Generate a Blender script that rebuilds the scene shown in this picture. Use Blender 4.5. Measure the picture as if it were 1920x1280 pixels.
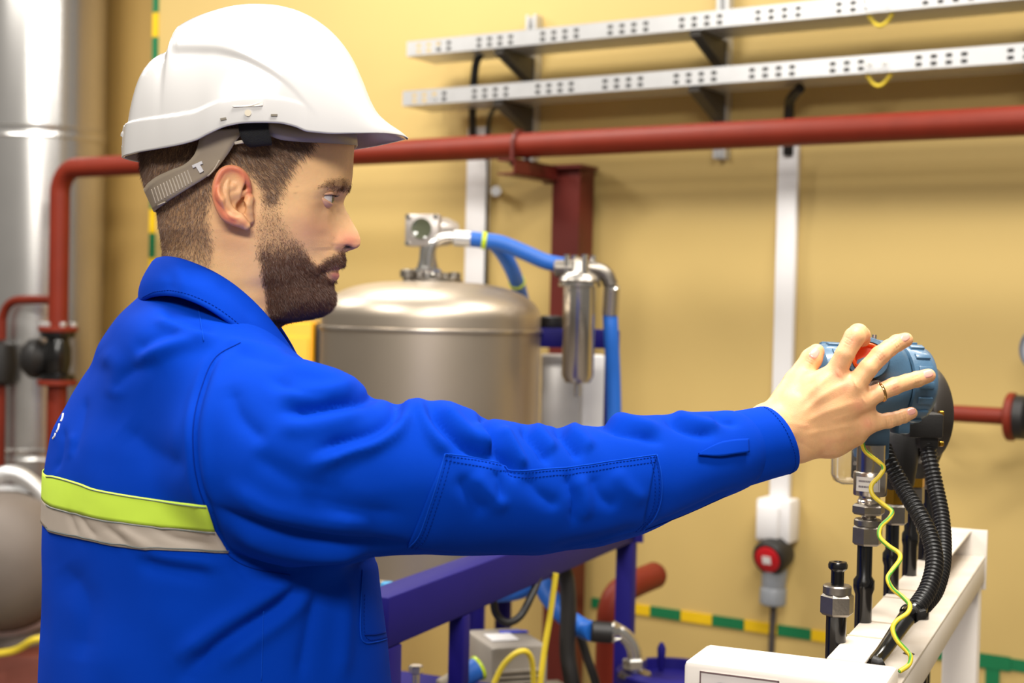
import bpy, bmesh, math, random
import numpy as np
from mathutils import Vector, Matrix, Euler
from mathutils.bvhtree import BVHTree
random.seed(7); RNG = np.random.default_rng(7)
S = bpy.context.scene; COL = S.collection
for o in list(bpy.data.objects): bpy.data.objects.remove(o)

# ------------------------------------------------------------------ camera
FPX = 2667.0
CAM = Vector((0, 0, 1.55)); PITCH = math.radians(1.38); ROLL = math.radians(1.25)
RC = Matrix.Rotation(math.radians(90) - PITCH, 3, 'X') @ Matrix.Rotation(ROLL, 3, 'Z')
cd = bpy.data.cameras.new('camera'); cam = bpy.data.objects.new('camera', cd); COL.objects.link(cam)
cam.matrix_world = Matrix.Translation(CAM) @ RC.to_4x4()
cd.sensor_width = 36; cd.lens = 36 * FPX / 1920; cd.clip_start = .05; cd.clip_end = 60
cd.dof.use_dof = True; cd.dof.focus_distance = 1.55; cd.dof.aperture_fstop = 5.6; cd.dof.aperture_blades = 0
S.camera = cam
# ------------------------------------------------------------------ light
w = bpy.data.worlds.new('world'); S.world = w; w.use_nodes = True
w.node_tree.nodes['Background'].inputs[0].default_value = (1.0, .93, .84, 1)
w.node_tree.nodes['Background'].inputs[1].default_value = .15
def lamp(name, loc, target, size, power, col=(1, .955, .885)):
    d = bpy.data.lights.new(name, 'AREA'); d.shape = 'RECTANGLE'; d.size, d.size_y = size
    d.energy = power; d.color = col
    o = bpy.data.objects.new(name, d); COL.objects.link(o); o.location = loc
    o.rotation_euler = (Vector(target) - Vector(loc)).to_track_quat('-Z', 'Y').to_euler(); return o
lamp('light_above_wall', (-.75, 4.25, 3.6), (-.6, 4.7, 0), (1.3, .25), 34)
lamp('added_left_wall_fill', (-2.75, 4.7, 3.6), (-2.6, 5.1, 0), (1.3, .25), 48)  # extra light added to brighten the recessed left wall and duct
lamp('ceiling_lamp_room', (.55, 1.25, 3.5), (.5, 1.4, 0), (1.3, .35), 60)
lamp('light_above_wall', (1.35, 2.95, 3.55), (1.5, 3.4, 0), (1.3, .25), 30)  # extra light added to deepen the tray shadows on the right
lamp('ceiling_lamp_rear', (-1.9, 1.9, 3.4), (-1.6, 1.9, 0), (1.3, .3), 46)
lamp('added_camera_side_fill', (-.35, -1.15, 3.2), (-.25, .6, .9), (1.6, .5), 60)  # fill light added behind the camera to brighten the face
S.view_settings.view_transform = 'Standard'; S.view_settings.look = 'None'
S.view_settings.exposure = 0.65; S.view_settings.gamma = 1; S.view_settings.use_curve_mapping = False

# ------------------------------------------------------------------ geometry from the picture's rays
def ray(px, py):
    d = RC @ Vector(((px - 960) / FPX, -(py - 640) / FPX, -1)); return d.normalized()
def P(px, py, Y):
    d = RC @ Vector(((px - 960) / FPX, -(py - 640) / FPX, -1)); return CAM + d * (Y / d.y)
def plane_hit(px, py, o, n):
    d = ray(px, py); return CAM + d * ((Vector(o) - CAM).dot(n) / d.dot(n))
WB = Vector((.655, 4.6, 0)); WT = Vector((.8455, -.534, 0)).normalized(); WN = Vector((-WT.y * -1, 0, 0))
WN = Vector((-.534, -.8455, 0)).normalized(); UP = Vector((0, 0, 1))
def W(u, h, o=0): return WB + WT * u + WN * o + UP * h
def wpx(px, py, o=0):
    p = plane_hit(px, py, WB + WN * o, WN); return ((p - WB).dot(WT), p.z)
def WP(px, py, o=0): return W(*wpx(px, py, o), o)

# ------------------------------------------------------------------ materials
def lin(c):
    c = [x / 255 for x in c]
    return tuple(x / 12.92 if x <= .04045 else ((x + .055) / 1.055) ** 2.4 for x in c) + (1,)
MATS = {}
def mat(name, c, rough=.5, metal=0, var=.12, scale=30, bump=0, bscale=400, spec=.5, coat=0, sheen=0, trans=0, sss=0, aniso=0, c2=None, emit=0):
    if name in MATS: return MATS[name]
    m = bpy.data.materials.new(name); m.use_nodes = True; nt = m.node_tree; b = nt.nodes['Principled BSDF']
    tc = nt.nodes.new('ShaderNodeTexCoord'); nz = nt.nodes.new('ShaderNodeTexNoise')
    nz.inputs['Scale'].default_value = scale; nz.inputs['Detail'].default_value = 5
    nt.links.new(tc.outputs['Object'], nz.inputs['Vector'])
    mx = nt.nodes.new('ShaderNodeMix'); mx.data_type = 'RGBA'
    L = lin(c); L2 = lin(c2) if c2 else tuple(x * (1 - var) for x in L[:3]) + (1,)
    mx.inputs['A'].default_value = tuple(min(1, x * (1 + var * .5)) for x in L[:3]) + (1,); mx.inputs['B'].default_value = L2
    nt.links.new(nz.outputs['Fac'], mx.inputs['Factor']); nt.links.new(mx.outputs['Result'], b.inputs['Base Color'])
    b.inputs['Roughness'].default_value = rough; b.inputs['Metallic'].default_value = metal
    b.inputs['Specular IOR Level'].default_value = spec; b.inputs['Coat Weight'].default_value = coat
    b.inputs['Sheen Weight'].default_value = sheen; b.inputs['Transmission Weight'].default_value = trans
    if sss:
        b.inputs['Subsurface Weight'].default_value = sss; b.inputs['Subsurface Radius'].default_value = (1, .35, .2)
        b.inputs['Subsurface Scale'].default_value = .006
    if emit: b.inputs['Emission Color'].default_value = L; b.inputs['Emission Strength'].default_value = emit
    if bump:
        n2 = nt.nodes.new('ShaderNodeTexNoise'); n2.inputs['Scale'].default_value = bscale; n2.inputs['Detail'].default_value = 3
        nt.links.new(tc.outputs['Object'], n2.inputs['Vector'])
        bp = nt.nodes.new('ShaderNodeBump'); bp.inputs['Strength'].default_value = bump; bp.inputs['Distance'].default_value = .002
        nt.links.new(n2.outputs['Fac'], bp.inputs['Height']); nt.links.new(bp.outputs['Normal'], b.inputs['Normal'])
    MATS[name] = m; return m
M_wall = mat('ochre wall paint', (197, 169, 103), .62, var=.05, scale=3, bump=.15, bscale=180)
M_wall2 = mat('tan left wall', (186, 152, 86), .65, var=.06, scale=3, bump=.15, bscale=180)  # darker tan base colour than the main wall
M_floor = mat('grey floor paint', (120, 110, 100), .5, var=.2, scale=4)
M_red = mat('oxide red paint', (120, 38, 20), .5, spec=.3, var=.18, scale=14, bump=.08, bscale=90)
M_redd = mat('dark red paint', (94, 28, 20), .42, var=.2, scale=14)
M_galv = mat('galvanised steel', (206, 206, 206), .36, .6, var=.12, scale=18)
M_trunk = mat('white plastic trunking', (228, 226, 226), .4, var=.03)
M_alu = mat('aluminium cladding', (215, 213, 210), .26, .9, var=.08, scale=6)
M_steel = mat('stainless steel', (190, 177, 160), .42, .95, var=.08, scale=8)
M_steelp = mat('polished stainless steel', (205, 200, 192), .2, 1, var=.06)
M_steeld = mat('dull steel fitting', (150, 143, 134), .34, .95, var=.25, scale=60, bump=.1)
M_chrome = mat('zinc plated fitting', (215, 213, 208), .2, 1, var=.06)
M_black = mat('black rubber', (20, 19, 19), .45, var=.2, scale=40)
M_blackgl = mat('black glossy paint', (14, 13, 13), .22, var=.2, scale=40, coat=.3)
M_blackpl = mat('black plastic', (30, 28, 27), .5, var=.12, scale=60, bump=.1)
M_navy = mat('navy blue paint', (22, 16, 100), .55, spec=.2, var=.15, scale=10)
M_hose = mat('blue rubber hose', (28, 98, 190), .5, var=.12, scale=25)
M_yel = mat('yellow paint', (232, 190, 10), .5, var=.08)
M_green = mat('green paint', (10, 112, 66), .5, var=.1)
M_yelcab = mat('amber yellow cabinet', (250, 178, 0), .45, var=.05)
M_white = mat('white powder coat', (228, 220, 210), .42, var=.05, scale=25)
M_dirty = mat('white powder coat with dust', (232, 224, 214), .45, var=.06, scale=20, c2=(205, 190, 170))
M_redpl = mat('red plastic', (190, 18, 30), .4)
M_greypl = mat('grey plastic', (128, 132, 138), .45)
M_brass = mat('brass', (200, 150, 50), .25, 1, var=.1)
M_grey = mat('grey machine paint', (150, 142, 132), .45, var=.12, scale=12)
M_ylw = mat('yellow cable sheath', (222, 196, 50), .45)
M_limeband = mat('lime tie', (190, 215, 20), .4)

# ------------------------------------------------------------------ mesh collector
class MB:
    def __init__(s): s.v = []; s.f = []
    def add(s, vs, fs):
        n = len(s.v); s.v += [tuple(v) for v in vs]; s.f += [tuple(i + n for i in f) for f in fs]; return s
    def box(s, c, ex, ey, ez, bev=0):
        """c centre, ex/ey/ez half-extent vectors"""
        c, ex, ey, ez = map(Vector, (c, ex, ey, ez))
        if bev <= 0:
            vs = [c + ex * a + ey * b + ez * d for a in (-1, 1) for b in (-1, 1) for d in (-1, 1)]
            return s.add(vs, [(0, 1, 3, 2), (4, 6, 7, 5), (0, 4, 5, 1), (2, 3, 7, 6), (0, 2, 6, 4), (1, 5, 7, 3)])
        lx, ly, lz = ex.length, ey.length, ez.length; bev = min(bev, .45 * min(lx, ly, lz) * 2)
        bm = bmesh.new(); bmesh.ops.create_cube(bm, size=2)
        for v in bm.verts: v.co = Vector((v.co.x * lx, v.co.y * ly, v.co.z * lz))
        bmesh.ops.bevel(bm, geom=bm.edges[:] + bm.verts[:], offset=bev, segments=2, affect='EDGES', profile=.5)
        X, Y, Z = ex / lx, ey / ly, ez / lz
        bm.verts.index_update()
        vs = [c + X * v.co.x + Y * v.co.y + Z * v.co.z for v in bm.verts]; fs = [[v.index for v in f.verts] for f in bm.faces]
        bm.free(); return s.add(vs, fs)
    def wbox(s, u0, u1, h0, h1, o0, o1, bev=0):
        return s.box(W((u0 + u1) / 2, (h0 + h1) / 2, (o0 + o1) / 2), WT * (u1 - u0) / 2, WN * (o1 - o0) / 2, UP * (h1 - h0) / 2, bev)
    def lathe(s, prof, o, axis, n=32, cap=True, phase=0):
        """prof [(r, t)] along axis from o"""
        o = Vector(o); a = Vector(axis).normalized(); x = a.orthogonal().normalized()
        if abs(a.z) < .9: x = UP.cross(a).normalized()
        y = a.cross(x); vs = []; fs = []
        for r, t in prof:
            for k in range(n):
                q = 2 * math.pi * k / n + phase; vs.append(o + a * t + (x * math.cos(q) + y * math.sin(q)) * max(r, 1e-5))
        for i in range(len(prof) - 1):
            for k in range(n): fs.append((i * n + k, i * n + (k + 1) % n, (i + 1) * n + (k + 1) % n, (i + 1) * n + k))
        if cap: fs.append(tuple(reversed(range(n)))); fs.append(tuple(range((len(prof) - 1) * n, len(prof) * n)))
        return s.add(vs, fs)
    def cyl(s, p0, p1, r, r2=None, n=24, bev=0):
        p0, p1 = Vector(p0), Vector(p1); L = (p1 - p0).length; r2 = r if r2 is None else r2
        pr = [(r, 0), (r2, L)] if bev <= 0 else [(r - bev, 0), (r, bev), (r2, L - bev), (r2 - bev, L)]
        return s.lathe(pr, p0, p1 - p0, n)
    def nut(s, p0, p1, r):
        p0, p1 = Vector(p0), Vector(p1); L = (p1 - p0).length; b = min(.15 * r, L * .2)
        return s.lathe([(r - b, 0), (r, b), (r, L - b), (r - b, L)], p0, p1 - p0, 6, True, .3)
    def tube(s, pts, r, n=12, cap=True, sm=0):
        pts = [Vector(p) for p in pts]
        if sm: pts = smooth_path(pts, sm)
        R = r if hasattr(r, '__len__') else [r] * len(pts)
        if len(R) != len(pts): R = list(np.interp(np.linspace(0, 1, len(pts)), np.linspace(0, 1, len(R)), R))
        vs = []; fs = []; x = None
        for i, p in enumerate(pts):
            t = (pts[min(i + 1, len(pts) - 1)] - pts[max(i - 1, 0)]).normalized()
            x = t.orthogonal().normalized() if x is None else (x - t * x.dot(t)).normalized()
            y = t.cross(x)
            for k in range(n):
                q = 2 * math.pi * k / n; vs.append(p + (x * math.cos(q) + y * math.sin(q)) * R[i])
        for i in range(len(pts) - 1):
            for k in range(n): fs.append((i * n + k, i * n + (k + 1) % n, (i + 1) * n + (k + 1) % n, (i + 1) * n + k))
        if cap: fs.append(tuple(reversed(range(n)))); fs.append(tuple(range((len(pts) - 1) * n, len(pts) * n)))
        return s.add(vs, fs)
    def build(s, name, m, parent=None, smooth=True, ang=40):
        return mesh_obj(name, s.v, s.f, m, parent, smooth, ang)
def mesh_obj(name, v, f, m, parent=None, smooth=True, ang=40):
    me = bpy.data.meshes.new(name); me.from_pydata(v, [], f) if isinstance(v, list) else me.from_pydata(v.tolist(), [], f.tolist())
    me.update()
    if smooth:
        me.shade_smooth()
        if ang: me.set_sharp_from_angle(angle=math.radians(ang))
    me.materials.append(m); o = bpy.data.objects.new(name, me); COL.objects.link(o)
    if parent is not None:
        o.parent = parent; o.location = -abs_loc(parent)
    return o
def abs_loc(o):
    l = Vector(o.location)
    while o.parent is not None: o = o.parent; l += Vector(o.location)
    return l
def thing(name, label, cat, loc=(0, 0, 0), group=None):
    o = bpy.data.objects.new(name, None); COL.objects.link(o); o.location = loc; o.empty_display_size = .05
    return tag(o, label, cat, group)
def tag(o, label, cat, group=None, kind=None):
    o['label'] = label; o['category'] = cat
    if group: o['group'] = group
    if kind: o['kind'] = kind
    return o
def struct(o, label=None):
    o['kind'] = 'structure'
    if label: o['label'] = label
    return o
def smooth_path(pts, k=6):
    P_ = [np.array(p) for p in pts]; P_ = [2 * P_[0] - P_[1]] + P_ + [2 * P_[-1] - P_[-2]]; out = []
    for i in range(1, len(P_) - 2):
        a, b, c, d = P_[i - 1:i + 3]
        for j in range(k):
            t = j / k; out.append(.5 * ((2 * b) + (c - a) * t + (2 * a - 5 * b + 4 * c - d) * t * t + (3 * b - a - 3 * c + d) * t ** 3))
    out.append(P_[-2]); return [Vector(p) for p in out]
def pchip(x, y, q):
    """monotone cubic through (x, y); y may be 2-D"""
    x = np.asarray(x, float); y = np.asarray(y, float); q = np.clip(np.asarray(q, float), x[0], x[-1])
    one = y.ndim == 1
    if one: y = y[:, None]
    h = np.diff(x)[:, None]; d = np.diff(y, axis=0) / h; m = np.zeros_like(y)
    w1 = 2 * h[1:] + h[:-1]; w2 = h[1:] + 2 * h[:-1]
    ok = d[1:] * d[:-1] > 0
    with np.errstate(all='ignore'): mm = (w1 + w2) / (w1 / d[:-1] + w2 / d[1:])
    m[1:-1] = np.where(ok, mm, 0); m[0] = d[0]; m[-1] = d[-1]
    i = np.clip(np.searchsorted(x, q, side='right') - 1, 0, len(x) - 2); t = ((q - x[i]) / np.diff(x)[i])[:, None]; hh = h[i]
    r = (2 * t**3 - 3 * t**2 + 1) * y[i] + (t**3 - 2 * t**2 + t) * hh * m[i] + (-2 * t**3 + 3 * t**2) * y[i + 1] + (t**3 - t**2) * hh * m[i + 1]
    return r[:, 0] if one else r
# ------------------------------------------------------------------ the setting
uL = wpx(283, 300)[0]; uR = 3.2; HT = 4.3
b = MB().wbox(uL, uR, 0, HT, -.12, 0); struct(b.build('wall_back', M_wall), 'ochre painted main wall')
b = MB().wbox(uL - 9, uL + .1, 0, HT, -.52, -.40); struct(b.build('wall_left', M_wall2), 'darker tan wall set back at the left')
b = MB().box((-2, 3, -.02), (9, 0, 0), (0, 8, 0), (0, 0, .02)); struct(b.build('floor', M_floor), 'grey painted floor')
# ---- yellow-green earthing strip (horizontal run and T branch)
def strip_run(u0, u1, h, seg, o, first, w_=.024):
    k = 0; u = u0
    while u < u1 - .01:
        mb = MB().wbox(u + .001, min(u + seg, u1) - .001, h - w_ / 2, h + w_ / 2, .001, o); mb.build('segment', (M_green, M_yel)[(k + first) % 2], ES, False)
        u += seg; k += 1
u0, h0 = wpx(1085, 1128); u1, h1 = wpx(1700, 1216); hS = wpx(1350, 1164)[1]
ES = thing('earthing_strip', 'yellow and green striped earthing strip running low along the ochre wall', 'earthing strip', W(u0, hS, 0))
seg = (wpx(1497, 1180)[0] - wpx(1313, 1160)[0]) / 3
strip_run(wpx(1220, 1147)[0] - 2 * seg, uR - .4, hS, seg, .006, 0, .034)
ut = wpx(1862, 1250)[0]
for k in range(3): MB().wbox(ut - .02, ut + .02, hS - .02 - .1 * (k + 1), hS - .021 - .1 * k, .001, .006).build('segment', (M_green, M_yel)[k % 2], ES, False)
MB().wbox(ut - .05, ut + .05, hS - .021, hS + .021, .006, .008).build('joint_plate', M_green, ES, False)
ua, ha = wpx(293, 0); 
EV = thing('earthing_strip', 'yellow and green striped earthing strip running up the wall behind the white helmet', 'earthing strip', W(ua, .6, 0))
# boundaries measured on the photograph: green to 25, yellow 25-70, green 70-105 ..., yellow, green 420-460
hh = [wpx(291, y)[1] for y in (24, 70)]; sv = hh[0] - hh[1]; h = hh[0] + sv; k = 0
uv = uL + .018
while h > .5:
    MB().wbox(uv - .016, uv + .016, h - sv + .001, h - .001, .001, .006).build('segment', (M_green, M_yel)[k % 2], EV, False); h -= sv; k += 1
# ------------------------------------------------------------------ cable trays
def tray(name_label, pL, o_f, o_b, hgt):
    (u0, ht) = wpx(*pL, o_f); u1 = 2.0; t = .0016
    T = thing('cable_tray', name_label, 'cable tray', W(u0, ht - hgt, o_f))
    per = .25; pitch = .042; hw = .009; hz = .0055
    us = [u0]; hole = []; u = u0 + .03
    while u + 4 * pitch < u1:
        for k in range(4):
            c = u + pitch * (k + .5); us += [c - hw, c + hw]
        u += per
    us.append(u1); us = sorted(us); zs = [0, hgt * .28 - hz, hgt * .28 + hz, hgt * .66 - hz, hgt * .66 + hz, hgt]
    vs = []; fs = []; n = len(zs)
    for o in (o_f, o_f - t):
        for u in us:
            for z in zs: vs.append(W(u, ht - hgt + z, o))
    N = len(us) * n
    for i in range(len(us) - 1):
        for j in range(n - 1):
            if i % 2 == 1 and j in (1, 3):
                a, b_, c, d = i * n + j, (i + 1) * n + j, (i + 1) * n + j + 1, i * n + j + 1
                fs += [(a, b_, b_ + N, a + N), (b_, c, c + N, b_ + N), (c, d, d + N, c + N), (d, a, a + N, d + N)]; continue
            a, b_, c, d = i * n + j, (i + 1) * n + j, (i + 1) * n + j + 1, i * n + j + 1
            fs += [(a, b_, c, d), (a + N, d + N, c + N, b_ + N)]
    mb = MB(); mb.add(vs, fs); mb.build('side_rail', M_galv, T, False)
    MB().wbox(u0, u1, ht - hgt, ht - hgt + .0016, o_b, o_f).build('bottom_plate', M_galv, T, False)
    MB().wbox(u0, u1, ht - hgt, ht, o_b, o_b + .0016).build('side_rail', M_galv, T, False)
    MB().wbox(u0, u1, ht - .002, ht, o_f - .012, o_f + .0005).build('lip', M_galv, T, False)
    for px in (1645,):   # clamp with a yellow grounding loop
        uc, _ = wpx(px, 100, o_f)
        m2 = MB(); m2.wbox(uc - .035, uc + .035, ht - hgt + .008, ht - .008, o_f, o_f + .003)
        cl = m2.build('joint_plate', M_galv, T, False)
        for du in (-.022, .022): MB().cyl(W(uc + du, ht - hgt / 2, o_f + .003), W(uc + du, ht - hgt / 2, o_f + .009), .008, n=10).build('bolt', M_chrome, cl)
        pts = [W(uc - .036 + .072 * q, ht - hgt - .001 - .034 * math.sin(math.pi * q), o_f - .02) for q in np.linspace(0, 1, 12)]
        MB().tube(pts, .0055, 8).build('grounding_wire', M_ylw, T)
    return T, u0, ht
OF, OB = .25, .08
T1, uT1, hT1 = tray('upper perforated galvanised cable tray near the top of the picture', (763, 78), OF, OB, .052)
T2, uT2, hT2 = tray('lower perforated galvanised cable tray just above the red pipe', (755, 171), OF, OB, .052)
# bracket posts with two cantilever arms
def bracket(px, pytop, pybot, lab):
    u, hb = wpx(px, pybot, .04); _, ht = wpx(px, pytop, .04)
    B_ = thing('tray_bracket', lab, 'bracket', W(u, hb, 0), 'tray brackets on the ochre wall')
    c = MB(); c.wbox(u - .021, u + .021, hb, ht, .001, .003); c.wbox(u - .021, u - .018, hb, ht, .003, .041); c.wbox(u + .018, u + .021, hb, ht, .003, .041)
    c.wbox(u - .018, u - .009, hb, ht, .039, .041); c.wbox(u + .009, u + .018, hb, ht, .039, .041)
    c.build('channel', M_galv, B_, False)
    for h_ in (hT1, hT2):
        hb_ = h_ - .052; a = MB()
        vs = []
        for du in (-.018, .018): vs += [W(u + du, hb_ - .001, .042), W(u + du, hb_ - .001, OF - .01), W(u + du, hb_ - .016, OF - .01), W(u + du, hb_ - .085, .055), W(u + du, hb_ - .1, .042)]
        a.add(vs, [(0, 1, 2, 3, 4), (9, 8, 7, 6, 5)] + [(i, i + 5, (i + 1) % 5 + 5, (i + 1) % 5) for i in range(5)])
        arm = a.build('arm', mat('shade-darkened arm steel', (74, 70, 64), .5, .3), B_, False)  # dark arm colour stands in for the shade under the trays
        MB().cyl(W(u, hb_ - .06, .05), W(u, hb_ - .06, .075), .011, n=6).build('bolt', M_chrome, arm)
    return B_
bracket(990, 28, 300, 'steel tray bracket beside the grey vertical trunking')
bracket(1348, -30, 296, 'steel tray bracket nearest the white vertical trunking')
bracket(1960, -80, 240, 'steel tray bracket at the right picture edge')
for lab_, h_ in (('upper', hT1), ('lower', hT2)):
    tag((lambda m_: [m_.tube([W(uT1 + .12, h_ - .052 + z_, o_), W(.6, h_ - .052 + z_, o_), W(1.98, h_ - .052 + z_, o_)], r_, 10) for o_, z_, r_ in ((.225, .0185, .0165), (.19, .0185, .0165), (.15, .0185, .0165), (.215, .042, .008), (.17, .046, .011))] and m_)(MB()).build('dark_tray_filler', M_black), 'added black tubes darkening the holes of the ' + lab_ + ' cable tray', 'cable', 'added dark fillers in the trays')  # black tubes added inside the trays so their holes look shaded
# black cables dropping out of trays
def cable(name, lab, pts, r, m, cat='cable', group=None, sm=6):
    return tag(MB().tube(pts, r, 10, True, sm).build(name, m), lab, cat, group)
cable('black_cable', 'thick black cable dropping from the trays into the grey trunking', [WP(905, 96, .16), WP(893, 118, .15), WP(888, 160, .13), WP(886, 200, .1), WP(886, 262, .035)], .0135, M_black)
cable('black_cable', 'thin black cable hanging beside the grey trunking', [WP(930, 200, .13), WP(920, 215, .09), WP(914, 250, .035), WP(912, 330, .02), WP(911, 420, .02), WP(910, 560, .02)], .0075, M_black)
cable('black_cable', 'black cable entering the top of the white trunking', [WP(1500, 165, .18), WP(1487, 180, .14), WP(1480, 200, .08), WP(1478, 290, .03)], .016, M_black)
# trunkings
def trunk(lab, pxt, pyt, pxb, pyb, wd, dp, m, name='cable_trunking'):
    u0, ht = wpx(pxt, pyt, dp); u1, hb = wpx(pxb, pyb, dp); u = (u0 + u1) / 2
    T = thing(name, lab, 'trunking', W(u, hb, 0))
    MB().wbox(u - wd / 2, u + wd / 2, hb, ht, .001, dp * .72, .002).build('base_channel', m, T)
    MB().wbox(u - wd / 2 - .001, u + wd / 2 + .001, hb, ht, dp * .72, dp, .004).build('cover', m, T)
    return u, hb, ht
trunk('grey-white vertical cable trunking behind the steel tank', 889, 238, 886, 900, .082, .03, M_trunk)
uW, hWb, hWt = trunk('slim white vertical trunking leading down to the wall socket', 1478, 270, 1459, 944, .062, .03, M_trunk)
# small junction on wall by trunking
k = thing('pipe_clip', 'small steel clip on the wall beside the grey trunking', 'clip', WP(930, 362, 0))
MB().cyl(WP(930, 358, .001), WP(930, 358, .05), .014, n=12).build('stud', M_chrome, k); MB().cyl(WP(930, 358, .05), WP(930, 358, .06), .02, n=6).build('nut', M_galv, k)
# socket and plug
us, hs = wpx(1455, 975, .06); uc, hc = wpx(1436, 1046, .15)
K = thing('wall_socket', 'white wall socket box at the foot of the white trunking', 'socket', W(us, hs - .05, 0))
mb = MB(); c = W(us, hs, .045); mb.box(c, WT * .057, WN * .044, UP * .068, .01); mb.build('housing', M_trunk, K)
mb = MB(); mb.box(W(us - .012, hs - .005, .09), WT * .038, WN * .018, UP * .055, .012); mb.build('front_cover', M_trunk, K)
PL = thing('power_plug', 'red and grey industrial plug hanging below the white wall socket', 'plug', W(uc, hc - .15, .02))
ax = (WN * .95 + UP * -.25 + WT * -.1).normalized(); cc = W(uc, hc, .1)
MB().lathe([(.05, -.05), (.056, -.04), (.056, .02), (.05, .03), (.044, .03)], cc, ax, 32).build('collar', M_blackpl, PL)
MB().lathe([(.041, .028), (.041, .033), (.036, .036)], cc, ax, 32).build('red_disc', M_redpl, PL)
px_ = UP.cross(ax).normalized(); MB().box(cc + ax * .0372, px_ * .014, ax.cross(px_) * .012, ax * .0008, 0).build('white_sticker', M_trunk, PL, False)
d0 = cc - ax * .02 + UP * -.03
MB().lathe([(.036, 0), (.04, .02), (.037, .075), (.041, .08), (.041, .125), (.036, .13), (.02, .135)], d0, (UP * -1 - WT * .03), 24).build('grip', M_greypl, PL)
cable('grey_cable', 'dark grey power cable hanging from the red industrial plug', [d0 + UP * -.13, d0 + UP * -.3 + WN * .01, d0 + UP * -.6, W(uc - .03, .08, .06), W(uc + .3, .015, .1)], .0105, mat('dark grey sheath', (64, 58, 56), .5))

# ------------------------------------------------------------------ red pipe along the wall
OP = .30
pl = WP(112, 318, OP); uP, hP = wpx(1340, 246, OP)
_, hPl = wpx(230, 317, OP); hP = (hP + hPl) / 2
r = .0405
uE = wpx(112, 400, OP)[0]; Rb = .10
pts = [W(2.1, hP, OP), W(1, hP, OP), W(uE + 1, hP, OP)] + [W(uE + Rb - Rb * math.sin(q), hP - Rb + Rb * math.cos(q), OP) for q in np.linspace(0, math.pi / 2, 12)]
hfl = wpx(108, 612, OP)[1]; pts += [W(uE, hP - .4, OP), W(uE, hfl, OP)]
RP = thing('red_pipe', 'long oxide red pipe crossing the wall and bending down at the left', 'pipe', W(uE, hfl, OP))
MB().tube(pts, r, 24).build('pipe_run', M_red, RP)
MB().lathe([(.075, 0), (.08, .004), (.08, .018), (.075, .022)], W(uE, hfl - .022, OP), UP, 28).build('flange', M_red, RP)
uc = wpx(975, 260, OP)[0]
ub = [W(uc, hP + math.sin(q) * (r + .006), OP + math.cos(q) * (r + .006)) for q in np.linspace(-.0, math.pi, 14)]
ub = [W(uc, hP - .07, OP + r + .006)] + ub + [W(uc, hP - .07, OP - r - .006)]
MB().tube(ub, .0065, 8).build('u_bolt', M_redd, RP)
# red support column with cantilever
u0 = wpx(1036, 420, .12)[0]; u1 = wpx(1087, 420, .12)[0]
SC = thing('support_column', 'dark red steel column carrying the red pipe on a bracket', 'column', W((u0 + u1) / 2, 0, .06))
htc = hP - r - .02
c = MB(); c.wbox(u0, u1, 0, htc, .12, .126); c.wbox(u0, u0 + .006, 0, htc, .03, .12); c.wbox(u1 - .006, u1, 0, htc, .03, .12); c.build('channel', M_redd, SC, False)
MB().wbox(u0 - .01, u1 + .01, htc, htc + .012, .02, .14).build('head_plate', M_redd, SC, False)
a = MB(); hb = hP - r - .012
a.wbox(uc - .02, uc + .045, hb - .05, hb - .044, .08, .40); a.wbox(uc - .02, uc + .045, hb - .006, hb, .08, .40); a.wbox(uc + .039, uc + .045, hb - .05, hb, .08, .4); a.wbox(uc - .02, u1, hb - .055, hb, .08, .118)
a.build('cantilever', M_redd, SC, False)
MB().wbox(u0 - .05, u1 + .05, 0, .012, .0, .2).build('base_plate', M_redd, SC, False)
# red pipe stub with flange at the right edge
OQ = .25; p0 = WP(1700, 772, OQ); u2, h2 = wpx(1790, 775, OQ); u3 = wpx(1888, 775, OQ)[0]
RQ = thing('red_pipe', 'short red pipe with flange behind the black gauge at the right edge', 'pipe', W(u2, h2, OQ))
MB().tube([W(u2 - .17, h2, .002), W(u2 - .17, h2, OQ - .08), W(u2 - .15, h2, OQ - .02), W(u2 - .09, h2, OQ), W(u3, h2, OQ)], .0235, 18).build('pipe_run', M_red, RQ)
MB().lathe([(.06, 0), (.066, .005), (.066, .02), (.06, .024)], W(u3, h2, OQ), WT, 28).build('flange', M_red, RQ)
V = thing('shutoff_valve', 'black valve cut off by the right edge beside the red flange', 'valve', W(u3 + .1, h2, OQ))
MB().lathe([(.06, .024), (.06, .05), (.045, .06), (.055, .11), (.045, .16), (.06, .17), (.06, .2)], W(u3, h2, OQ), WT, 28).build('body', M_blackpl, V)
MB().cyl(W(u3 + .11, h2 + .05, OQ), W(u3 + .11, h2 + .16, OQ), .018, n=16).build('stem', M_blackpl, V)
gp = WP(1954, 655, OQ)
G = thing('dial_gauge', 'round grey gauge cut off by the right picture edge', 'gauge', gp)
MB().lathe([(.058, -.02), (.062, -.015), (.062, .012), (.058, .016), (.054, .016), (.053, .012)], gp, WN + WT * -.35, 32).build('case', mat('grey blue gauge case', (92, 98, 112), .4), G)
MB().lathe([(.052, .0122), (.0001, .0124)], gp, WN + WT * -.35, 32, False).build('dial', mat('grey dial', (150, 152, 158), .3), G)
MB().cyl(gp + UP * -.055, W(u3 + .11, h2 + .16, OQ), .01, n=12).build('stem', M_steeld, G)
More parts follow.
